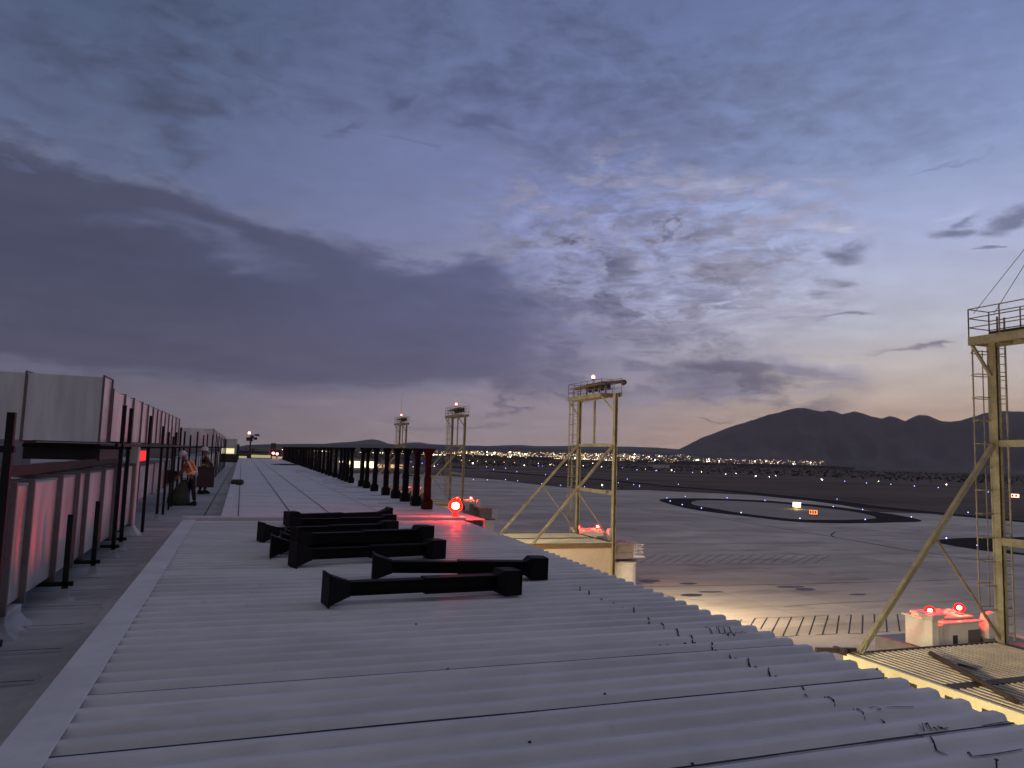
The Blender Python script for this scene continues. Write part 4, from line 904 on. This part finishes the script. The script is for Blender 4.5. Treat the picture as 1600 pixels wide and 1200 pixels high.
# white unit and machinery at the far end of the roof
p0=ony(345,685,100); p1=ony(367,708,100)
e=empty('air_handling_unit',(p0.x,100,WZ),'pale cabinet with lit yellow louvre at far end of duct run','air unit')
q=MB(); q.box(0,p1.x-p0.x+.2,0,3,1.0,p0.z-WZ); q.build('body',M['white'],e,bevel=.02)
q=MB(); q.box(.15,p1.x-p0.x-.1,-.03,-.005,1.1,1.75); q.build('lit_louvre',emis('lit_louvre',(1,.92,.55),.8),e)
q=MB(); q.box(-.2,p1.x-p0.x+.5,-.2,3.2,.0,.99); q.build('base',M['maroon'],e)
q=MB(); q.box(p1.x-p0.x+.22,p1.x-p0.x+.5,-.1,2.6,.5,2.3); q.build('side_fan',M['dark'],e)
p=ony(390,712,113); e=empty('camera_mast',(p.x,113,0.1),'dark mast with cluster of cameras and small red beacon at far roof end','mast')
q=MB(); q.tube([(0,0,0),(0,0,3.2)],.11,8); q.build('pole',M['dark'],e)
for (dx,dz,sx,sz) in((-.35,2.75,.38,.30),(.15,3.05,.4,.25),(.85,3.35,.5,.16),(.65,2.85,.35,.22),(.45,1.2,.3,.3),(.1,2.6,.3,.2)):
    q=MB(); q.box(dx-sx/2*1.3,dx+sx/2*1.3,-.25,.25,dz-sz,dz+sz*.7); q.bar((0,0,dz-.1),(dx,0,dz),.06); q.build('camera_head',M['dark'],e,bevel=.04)
q=MB(); q.lathe([(.14,3.45),(.18,3.55),(.12,3.75)],(-.25,0,0),10); q.build('beacon',M['redsmall'],e)
q=MB(); q.box(-1.7,2.6,1,3,.5,1.05); q.box(2.9,3.6,1,2,.3,2.3); q.box(-2.4,-1.9,1,2,.2,1.3); q.box(3.8,4.4,1.5,2.4,.3,1.3); q.box(-3,3.2,3,3.5,.0,.4); tag(q.build('roof_machinery',M['dark'],loc=None),'row of low dark machinery boxes at the far roof end','machinery').location=(p.x,113,.05)
q=MB(); rail(q,[(-3,0,0),(-.5,0,0),(1,0,0),(4.2,.2,0),(5.6,1,0)],1.4,2,.03); tag(q.build('guard_rail',M['grey']),'thin guard rail among the machinery at the far roof end','railing').location=(p.x,112,.1)
q=MB(); q.box(-2.5,-.4,0,.6,0,.28); q.box(.2,2.8,0,.6,.1,.5); q.box(3.0,5,0,.7,.05,.35); tag(q.build('roof_skylights',emis('skylight_glow',(1,.86,.5),.35)),'low strip of yellowish lit skylights at the far roof end','skylight').location=(p.x,110.5,.1)
# small things on the far roof
e=MB(); p=onz(367,757,.06); e.lathe([(.05,-.26),(.11,-.22),(.12,0),(.11,.22),(.05,.26)],(0,0,.11),12,'x'); e.box(-.38,-.26,-.02,.02,.05,.08)
tag(e.build('tool_roll',M['dark'],bevel=.01),'small black bag lying on left edge of the smooth far roof','bag').location=(p.x+.1,p.y,.055)
co=MB(); pts=[]
p=onz(445,727,.06)
for k in range(90):
    t_=k*.32; r_=.9+.25*math.sin(t_*.37)+.1*math.sin(t_*2.1); pts.append((r_*math.cos(t_),r_*.9*math.sin(t_)*1.6,.03+.02*math.sin(t_*1.7)+.02*(k%3)))
co.tube(pts,.018,5); tag(co.build('cable_coil',M['seal']),'loose coil of black cable on the smooth roof near its far end','cable').location=(p.x,p.y,.09)
# ================================================================ PEOPLE
def skinmesh(name,joints,edges,m,parent,sub=2,root=0):
    me=bpy.data.meshes.new(name); bm=bmesh.new(); lay_=bm.verts.layers.skin.verify(); vs=[bm.verts.new(j[0]) for j in joints]
    for v,j in zip(vs,joints):
        r_=j[1]; v[lay_].radius=(r_,r_) if not isinstance(r_,tuple) else r_
    vs[root][lay_].use_root=True
    for a_,b_ in edges: bm.edges.new((vs[a_],vs[b_]))
    bm.to_mesh(me); bm.free(); o=bpy.data.objects.new(name,me); C.objects.link(o); me.materials.append(m)
    sk=o.modifiers.new('skin','SKIN'); sk.use_smooth_shade=True; sk.branch_smoothing=.4
    ss=o.modifiers.new('sub','SUBSURF'); ss.levels=sub; ss.render_levels=sub
    if parent: o.parent=parent
    return o
def person(loc,rz,label,pose):
    e=empty('person',loc,label,'person',rz=rz)
    J=pose
    names=['pel','wst','chs','nck','hd0','hd1','shL','elL','wrL','shR','elR','wrR','hpL','knL','anL','toL','hpR','knR','anR','toR']
    rad=dict(pel=.125,wst=.115,chs=.135,nck=.05,hd0=.078,hd1=.088,shL=.062,elL=.045,wrL=.033,shR=.062,elR=.045,wrR=.033,hpL=.092,knL=.062,anL=.045,toL=.042,hpR=.092,knR=.062,anR=.045,toR=.042)
    idx={n:i for i,n in enumerate(names)}
    E=[('pel','wst'),('wst','chs'),('chs','nck'),('nck','hd0'),('hd0','hd1'),('chs','shL'),('shL','elL'),('elL','wrL'),('chs','shR'),('shR','elR'),('elR','wrR'),('pel','hpL'),('hpL','knL'),('knL','anL'),('anL','toL'),('pel','hpR'),('hpR','knR'),('knR','anR'),('anR','toR')]
    j=[(J[n],rad[n]) for n in names]; ed=[(idx[a_],idx[b_]) for a_,b_ in E]
    # hands: palm, four fingers and a thumb
    for s_ in('L','R'):
        w=Vector(J['wr'+s_]); d=(w-Vector(J['el'+s_])).normalized(); sd=d.cross(Vector((0,1,0))); sd=sd.normalized() if sd.length>.1 else Vector((1,0,0)); nrm=d.cross(sd)
        base=len(j); j.append((w+d*.06,.030)); ed.append((idx['wr'+s_],base))
        for k in range(4):
            o_=sd*(-.027+.018*k); a_=w+d*.10+o_; Lf=(.034,.04,.037,.028)[k]; j.append((a_,.009)); j.append((a_+d*Lf+nrm*.012,.0085)); j.append((a_+d*Lf*1.4+nrm*.035,.0075)); n_=len(j); ed+= [(base,n_-3),(n_-3,n_-2),(n_-2,n_-1)]
        j.append((w+d*.06+sd*-.045+nrm*.01,.011)); j.append((w+d*.095+sd*-.055+nrm*.025,.009)); n_=len(j); ed+= [(base,n_-2),(n_-2,n_-1)]
    body=skinmesh('body',j,ed,M['skin'],e,1)
    G=lambda n,k=1.: (Vector(J[n]),rad[n]*k)
    up=lambda a_,b_,u:Vector(J[a_]).lerp(Vector(J[b_]),u)
    skinmesh('trousers',[G('pel',1.14),G('hpL',1.12),G('knL',1.22),(up('knL','anL',.92),.062),G('hpR',1.12),G('knR',1.22),(up('knR','anR',.92),.062),(up('pel','wst',.5),.135)],[(0,1),(1,2),(2,3),(0,4),(4,5),(5,6),(0,7)],M['trous'],e)
    return e,J,rad,G,up
def helmet(e,J,tilt):
    h=Vector(J['hd1']); q=MB(); q.lathe([(.150,-.02),(.128,.0),(.124,.05),(.105,.10),(.065,.135),(.012,.150)],(0,0,0),20); 
    q.lathe([(.15,-.022),(.15,-.012)],(0,.03,0),20)
    o=q.build('hard_hat',M['helmet'],e,smooth=True); o.location=h+Vector((0,.0,.035)); o.rotation_euler=tilt; return o
def face(e,J,fw):
    h=Vector(J['hd0']).lerp(Vector(J['hd1']),.55); f=Vector(fw).normalized(); sd=Vector((0,0,1)).cross(f).normalized(); u=f.cross(sd)
    q=MB(); q.loft([[h+f*.07+sd*.008+u*.02,h+f*.07-sd*.008+u*.02,h+f*.07-sd*.01-u*.0,h+f*.07+sd*.01-u*.0],[h+f*.105+sd*.006-u*.012,h+f*.105-sd*.006-u*.012,h+f*.10-sd*.010-u*.02,h+f*.10+sd*.010-u*.02]]); 
    for s_ in(-1,1): c=h+sd*.083*s_; q.tube([c-u*.02-f*.005,c+u*.025],[.012,.016],8)
    q.build('nose_and_ears',M['skin'],e,smooth=True)
    q=MB()
    for s_ in(-1,1): c=h+f*.083+sd*.030*s_+u*.022; q.tube([c-sd*.010,c+sd*.010],.006,6)
    q.tube([h+f*.082-sd*.020-u*.045,h+f*.084+sd*.020-u*.045],.005,6); q.build('eyes_and_mouth',M['boot'],e)
# first worker: stooping to the left over a green sack. Local +x is to the right of the picture
p1=onz(297,790,WZ)
J=dict(pel=(0,0,.93),wst=(-.06,0,1.08),chs=(-.17,.0,1.30),nck=(-.25,0,1.47),hd0=(-.31,0,1.53),hd1=(-.35,0,1.62),shL=(-.20,.17,1.37),elL=(-.34,.22,1.12),wrL=(-.46,.15,.92),shR=(-.19,-.17,1.37),elR=(-.30,-.21,1.11),wrR=(-.47,-.14,.93),
 hpL=(-.01,.10,.88),knL=(-.12,.11,.49),anL=(-.16,.11,.09),toL=(-.32,.11,.045),hpR=(.01,-.10,.88),knR=(.06,-.10,.48),anR=(.12,-.10,.09),toR=(-.04,-.10,.045))
e,J,rad,G,up=person((p1.x+.02,p1.y,WZ+.03),R(-3),'person in orange reflective vest and white hard hat stooping over a green sack',J)
skinmesh('shirt',[G('wst',1.18),G('chs',1.12),G('shL',1.2),(up('shL','elL',.5),.066),(up('elL','wrL',.8),.05),G('shR',1.2),(up('shR','elR',.5),.066),(up('elR','wrR',.8),.05),(up('chs','nck',.6),.08)],[(0,1),(1,2),(2,3),(3,4),(1,5),(5,6),(6,7),(1,8)],M['shirt'],e)
skinmesh('safety_vest',[(Vector((.0,0,.96)),(.165,.19)),(Vector((-.05,0,1.12)),(.155,.18)),(Vector((-.15,0,1.30)),(.165,.20)),(Vector((-.20,0,1.41)),(.115,.19))],[(0,1),(1,2),(2,3)],M['orange'],e)
q=MB()
def band(c,ax,rx,ry,h,n=24):
    c=Vector(c); ax=Vector(ax).normalized(); s_=Vector((0,1,0)); f=s_.cross(ax); vs=[];fs=[]
    for k in range(n):
        t_=2*math.pi*k/n; p=c+f*rx*math.cos(t_)+s_*ry*math.sin(t_); vs+=[p-ax*h/2,p+ax*h/2]
    for k in range(n): a_=2*k; b_=2*((k+1)%n); fs.append((a_,b_,b_+1,a_+1))
    q.add(vs,fs)
band((-.03,0,1.06),(-.35,0,1),.178,.20,.06)
for s_ in(-.10,.10):
    pts=[Vector((.155,s_,.98)),Vector((.115,s_,1.15)),Vector((.02,s_,1.34)),Vector((-.10,s_,1.50)),Vector((-.2,s_,1.52))]
    q.add([v for p in pts for v in(p+Vector((0,-.03,0)),p+Vector((0,.03,0)))],[(2*i,2*i+2,2*i+3,2*i+1) for i in range(4)])
for s_ in(-.19,):
    pts=[Vector((.05,s_-.012,1.0)),Vector((.0,s_-.014,1.15)),Vector((-.10,s_-.02,1.34)),Vector((-.16,s_+.0,1.46))]
    q.add([v for p in pts for v in(p+Vector((-.03,0,0)),p+Vector((.03,0,0)))],[(2*i,2*i+2,2*i+3,2*i+1) for i in range(3)])
q.build('reflective_tape',M['refl'],e)
helmet(e,J,(0,R(-22),0)); face(e,J,(-.9,0,-.35))
q=MB()
for s_,a_,t_ in((1,'anL','toL'),(-1,'anR','toR')): 
    A_=Vector(J[a_]); B_=Vector(J[t_]); q.loft([[(A_.x+.07,A_.y-.05,-.02),(A_.x+.07,A_.y+.05,-.02),(A_.x+.06,A_.y+.05,.12),(A_.x+.06,A_.y-.05,.12)],[(A_.x-.05,A_.y-.055,-.02),(A_.x-.05,A_.y+.055,-.02),(A_.x-.04,A_.y+.05,.13),(A_.x-.04,A_.y-.05,.13)],[(B_.x-.05,B_.y-.045,-.02),(B_.x-.05,B_.y+.045,-.02),(B_.x-.04,B_.y+.035,.05),(B_.x-.04,B_.y-.035,.05)]])
q.build('boots',M['boot'],e,bevel=.012)
# second worker, behind, carrying a dark box on the right
p2=onz(311,779,WZ)
J=dict(pel=(0,0,.93),wst=(.0,0,1.09),chs=(.0,.0,1.32),nck=(-.02,0,1.50),hd0=(-.03,0,1.57),hd1=(-.04,0,1.66),shL=(.02,.18,1.40),elL=(.14,.24,1.14),wrL=(.30,.16,1.02),shR=(.02,-.18,1.40),elR=(.16,-.24,1.13),wrR=(.34,-.20,1.02),
 hpL=(.0,.10,.88),knL=(.08,.11,.49),anL=(.02,.12,.09),toL=(.18,.12,.045),hpR=(.0,-.10,.88),knR=(-.02,-.10,.48),anR=(-.12,-.10,.09),toR=(.04,-.10,.045))
e,J,rad,G,up=person((p2.x,p2.y+3,WZ+.03),R(-8),'person in dark shirt and white hard hat holding a tall dark box',J)
e.scale=(1.08,1.08,1.06)
skinmesh('shirt',[G('wst',1.2),G('chs',1.15),G('shL',1.2),(up('shL','elL',.5),.066),(up('elL','wrL',.8),.05),G('shR',1.2),(up('shR','elR',.5),.066),(up('elR','wrR',.8),.05),(up('chs','nck',.6),.08)],[(0,1),(1,2),(2,3),(3,4),(1,5),(5,6),(6,7),(1,8)],M['shirt2'],e)
q=MB(); band((0,0,1.12),(0,0,1),.155,.19,.05)
for s_ in(-.10,.10):
    for sg in(1,-1):
        pts=[Vector((.14*sg,s_,1.06)),Vector((.17*sg,s_,1.30)),Vector((.10*sg,s_,1.46)),Vector((.0,s_,1.50))]
        q.add([v for p in pts for v in(p+Vector((0,-.025,0)),p+Vector((0,.025,0)))],[(2*i,2*i+2,2*i+3,2*i+1) for i in range(3)])
q.build('reflective_harness',mat('yellow_tape',(.55,.48,.12),.5),e)
helmet(e,J,(0,R(4),0)); face(e,J,(1,0,-.1))
q=MB()
for a_,t_ in(('anL','toL'),('anR','toR')):
    A_=Vector(J[a_]); B_=Vector(J[t_]); q.loft([[(A_.x-.07,A_.y-.05,-.02),(A_.x-.07,A_.y+.05,-.02),(A_.x-.06,A_.y+.05,.12),(A_.x-.06,A_.y-.05,.12)],[(A_.x+.05,A_.y-.055,-.02),(A_.x+.05,A_.y+.055,-.02),(A_.x+.04,A_.y+.05,.13),(A_.x+.04,A_.y-.05,.13)],[(B_.x+.05,B_.y-.045,-.02),(B_.x+.05,B_.y+.045,-.02),(B_.x+.04,B_.y+.035,.05),(B_.x+.04,B_.y-.035,.05)]])
q.build('boots',M['boot'],e,bevel=.012)
# tall dark box
pb=onz(322,770,WZ); q=MB(); q.loft([[(-.36,-.24,z),(.30,-.24,z),(.30,.24,z),(-.36,.24,z)] for z in(.35,1.16)]); q.box(-.37,.31,-.25,.25,1.161,1.20); q.tube([(.27,-.2,1.2),(.38,-.2,1.17),(.40,-.2,.95)],.015,6)
tag(q.build('equipment_box',M['maroon'],bevel=.02),'tall dark maroon box held beside the second worker','box').location=(pb.x+.02,p2.y+2.6,WZ-.05)
# green sack, dark hose bundle, wheel
ps=onz(276,790,WZ); q=MB(); 
secs=[]
for z,w,d,ox in((0,.30,.24,0),(.05,.36,.26,0),(.22,.35,.26,.0),(.42,.27,.22,.05),(.60,.19,.17,.10),(.74,.11,.11,.14),(.82,.08,.08,.16)):
    secs.append([(ox+w*math.cos(k*math.pi/8)*(1+.07*noise.noise((k,z*5,1))),d*math.sin(k*math.pi/8)*(1+.07*noise.noise((k,z*5,4))),z) for k in range(16)])
q.loft(secs); tag(q.build('green_sack',M['sack'],smooth=True),'dull green sack standing in front of the stooping worker','sack').location=(ps.x+.03,p1.y+.1,WZ+.03)
q=MB()
for k in range(7):
    a_=random.uniform(0,3); q.tube([(.30*math.cos(t_)*(1+.1*k)-.15,.16*math.sin(t_+a_)*.8,.95+.10*math.sin(t_*1.0)+.035*k) for t_ in [i*.45 for i in range(15)]],.035,6)
o=q.build('hose_bundle',M['dark']); o.location=(ps.x-.30,p1.y+.15,WZ-.12); tag(o,'black bundle of hose slung left of the green sack','hose')
# ================================================================ AIRFIELD LIGHTS AND SIGNS
lm={'b':emis('taxi_blue',(.30,.38,1),6,False),'w':emis('edge_white',(1,.86,.60),9,False),'o':emis('lamp_orange',(1,.42,.14),6,False),'v':emis('lamp_violet',(.30,.20,1),5,False)}
LT=[]
for x,y in [(15,340),(15,360),(75,347),(98,355),(98,350),(50,325),(250,346),(88,288),(235,295),(165,290),(305,298),(900,333),(985,340),(1080,345),(1172,352),(1265,358),(1460,376),(1382,458)]: LT.append(('b',960+x/2.5,620+y/2.5,'open airfield'))
for x,y in [(205,401),(218,413),(265,428),(340,442),(277,395),(440,400),(588,410),(729,421),(870,405),(855,435),(970,447),(495,460),(725,483),(980,487),(1160,477)]: LT.append(('b',960+x/2.5,620+y/2.5,'dark oval taxiway loop'))
for x,y in [(1297,563),(1418,592)]: LT.append(('b',960+x/2.5,620+y/2.5,'dark loop at right edge'))
for x,y in [(158,284),(245,286),(360,284),(435,292),(585,310),(703,320),(853,330),(610,252),(430,233),(240,202),(360,212),(285,218)]: LT.append(('b',700+x/4,680+y/4,'open airfield'))
for x,y in [(550,196),(565,196),(590,197),(605,198),(1090,208),(1180,220),(1232,215),(1298,227),(1415,232)]: LT.append(('v',700+x/4,680+y/4,'open airfield'))
for x,y in [(223,290),(340,296),(435,305),(475,302),(605,316),(630,311),(808,325),(1032,333)]: LT.append(('w',960+x/2.5,620+y/2.5,'open airfield'))
for x,y in [(552,313),(812,328),(1297,347)]: LT.append(('W',960+x/2.5,620+y/2.5,'open airfield'))
for x,y in [(963,323),(155,183)]: LT.append(('X',700+x/4,680+y/4,'open airfield'))
for x,y in [(477,194),(660,194),(1398,223)]: LT.append(('W',700+x/4,680+y/4,'open airfield'))
for x,y in [(565,180),(638,188),(740,190),(845,195),(905,178),(960,200),(1232,216),(1470,175),(1345,170),(1222,165),(1110,160),(1060,155)]: LT.append(('w',700+x/4,680+y/4,'open airfield'))
for x,y in [(415,175),(185,165),(238,168),(290,170),(350,173),(135,162),(83,160),(648,184)]: LT.append(('o',700+x/4,680+y/4,'open airfield'))
for i in range(8): LT.append(('ow'[i%2],random.uniform(440,690),random.uniform(724,735),'plain behind the columns'))
for i in range(5): LT.append(('v',random.uniform(636,700),random.uniform(722,727),'plain behind the columns'))
cn={'b':'blue','v':'violet','w':'white','o':'orange','W':'bright white','X':'brightest yellow white'}
LT.sort(key=lambda q:(q[3],cn[q[0]],q[1])); cnt={}
lampmesh={}
for k,x,y,wh in LT:
    p=gp(x,y); r_=math.hypot(p.x,p.y); key=(cn[k],wh); i=cnt.get(key,0); cnt[key]=i+1
    s_=max(.15,r_*.00052)*{'W':1.6,'X':2.5}.get(k,1.)
    q=MB(); hh=.35+s_*.4; q.lathe([(.05+s_*.25,0),(.05+s_*.2,hh)],(0,0,0),6); q.m=1; q.lathe([(s_*.5,hh+.001),(s_*.72,hh+s_*.3),(s_*.6,hh+s_*.9),(s_*.2,hh+s_*1.2)],(0,0,0),8)
    o=q.build('airfield_light',[M['dark'],lm[{'W':'w','X':'w'}.get(k,k)]]); o.location=(p.x,p.y,GZ)
    tag(o,'%s light on the %s, %s %s one from the left'%(cn[k],wh,ordn(i),cn[k].split()[-1]),'airfield light',cn[k]+' lights on the '+wh)
def sign(px,py,w,h,col,st,label,txt=None):
    p=gp(px,py); e=empty('guidance_sign',(p.x,p.y,GZ),label,'sign',rz=-YAW-math.atan((px-800)/F))
    q=MB(); q.box(-w/2-.1,w/2+.1,0,.3,.35,.5+h+.1); 
    for s_ in(-.35,.35): q.box(w*s_-.06,w*s_+.06,.1,.2,0,.35)
    q.build('frame',M['dark'],e); q=MB(); q.box(-w/2,w/2,-.03,-.005,.5,.5+h); f=q.build('face',emis('sign_face',col,st,False),e)
    if txt:
        q=MB()
        for k in range(txt): x0=-w/2+w*.1+k*w*.85/txt; q.box(x0,x0+w*.45/txt,-.045,-.032,.5+h*.2,.5+h*.8); 
        q.build('legend',mat('sign_legend',(.5,.05,.02),.6) if 'sign_legend' not in bpy.data.materials else bpy.data.materials['sign_legend'],f)
    return e
s_=sign(1245,795,2.0,1.3,(1,.80,.30),7,'bright yellow lit sign on the oval island inside the dark loop')
L=bpy.data.lights.new('signglow','POINT'); L.energy=260; L.color=(1,.72,.2); L.shadow_soft_size=.4; o=bpy.data.objects.new('sign_lamp',L); C.objects.link(o); o.parent=s_; o.location=(0,-.9,1.0)
sign(1271,807,1.9,1.1,(1,.28,.10),1.3,'orange red lit sign in front of the bright yellow one on the oval island',3)
sign(1586,779,3.2,1.6,(1,.42,.30),3,'reddish lit board standing in for a small red and white light, far right beyond the mast',2)  # board and legend made up in place of small red and white vehicle lights
# lit building and service vehicles seen between the columns
def far_building(px,py,w,d,h,label,m,glow=None):
    p=gp(px,py); e=empty('service_building',(p.x,p.y,GZ),label,'building'); q=MB(); q.box(-w/2,w/2,0,d,0,h); q.build('wall',m,e)
    q=MB(); q.box(-w/2-.4,w/2+.4,-.6,d+.4,h+.001,h+.35); q.build('roof',M['grey'],e)
    if glow:
        for k in range(int(w/5)): 
            q=MB(); q.box(-w/2+1+k*5,-w/2+4.6+k*5,-.06,-.02,1,h*.75); q.build('window',glow,e)
    return e
gw=emis('lit_window',(1,.82,.42),2.6,False)
far_building(558,733,26,14,7,'brightly lit yellow building glimpsed between the black columns',M['cream'],gw)
far_building(597,733,30,10,4.5,'low lit building right of the brighter one behind the columns',M['cream'],emis('lit_window_dim',(1,.55,.30),.8,False))
far_building(1033,731,30,14,5,'pale low shed on the dark plain right of the middle mast',M['white'])
def van(px,py,rz,label,s=1.):
    p=gp(px,py); e=empty('service_van',(p.x,p.y,GZ),label,'van','service vans on the apron',rz)
    q=MB(); q.loft([[(-1,-2.4,.4),(1,-2.4,.4),(1,-2.4,1.15),(-1,-2.4,1.15)],[(-1,-1.5,.4),(1,-1.5,.4),(1,-1.5,1.3),(-1,-1.5,1.3)],[(-1,-.9,.4),(1,-.9,.4),(.92,-.9,2.1),(-.92,-.9,2.1)],[(-1,2.5,.4),(1,2.5,.4),(.92,2.5,2.15),(-.92,2.5,2.15)]]); q.build('body',M['white'],e,bevel=.06)
    for sx in(-.95,.95):
        for sy in(-1.6,1.6): q=MB(); q.lathe([(.34,-.11),(.36,0),(.34,.11)],(sx,sy,.36),16,'x'); q.build('wheel',M['boot'],e)
    q=MB(); q.box(-1.012,-1.0,-.8,1.8,1.35,1.9); q.box(1.0,1.012,-.8,1.8,1.35,1.9); q.build('side_window',M['glass'],e)
    return e
van(634,747,R(70),'white van parked beyond the roof, left of two seen between columns')
van(643,748,R(75),'white van parked beyond the roof, right of two seen between columns')
van(1400,735,R(40),'tiny pale van on the dark plain below the mountains') if False else None
# ================================================================ HAZE
hz=MB(); hz.box(-16500,16500,-3000,16500,GZ-30,1400)
hm=bpy.data.materials.new('haze'); hm.use_nodes=True; n=hm.node_tree; n.nodes.clear(); t=NT(n)
v=t.n('ShaderNodeVolumePrincipled'); v.inputs['Color'].default_value=(.80,.76,.82,1); v.inputs['Density'].default_value=3.4e-5
o=t.n('ShaderNodeOutputMaterial'); n.links.new(v.outputs[0],o.inputs['Volume'])
HAZE=True
if HAZE: tag(hz.build('haze',hm),None,kind='stuff')
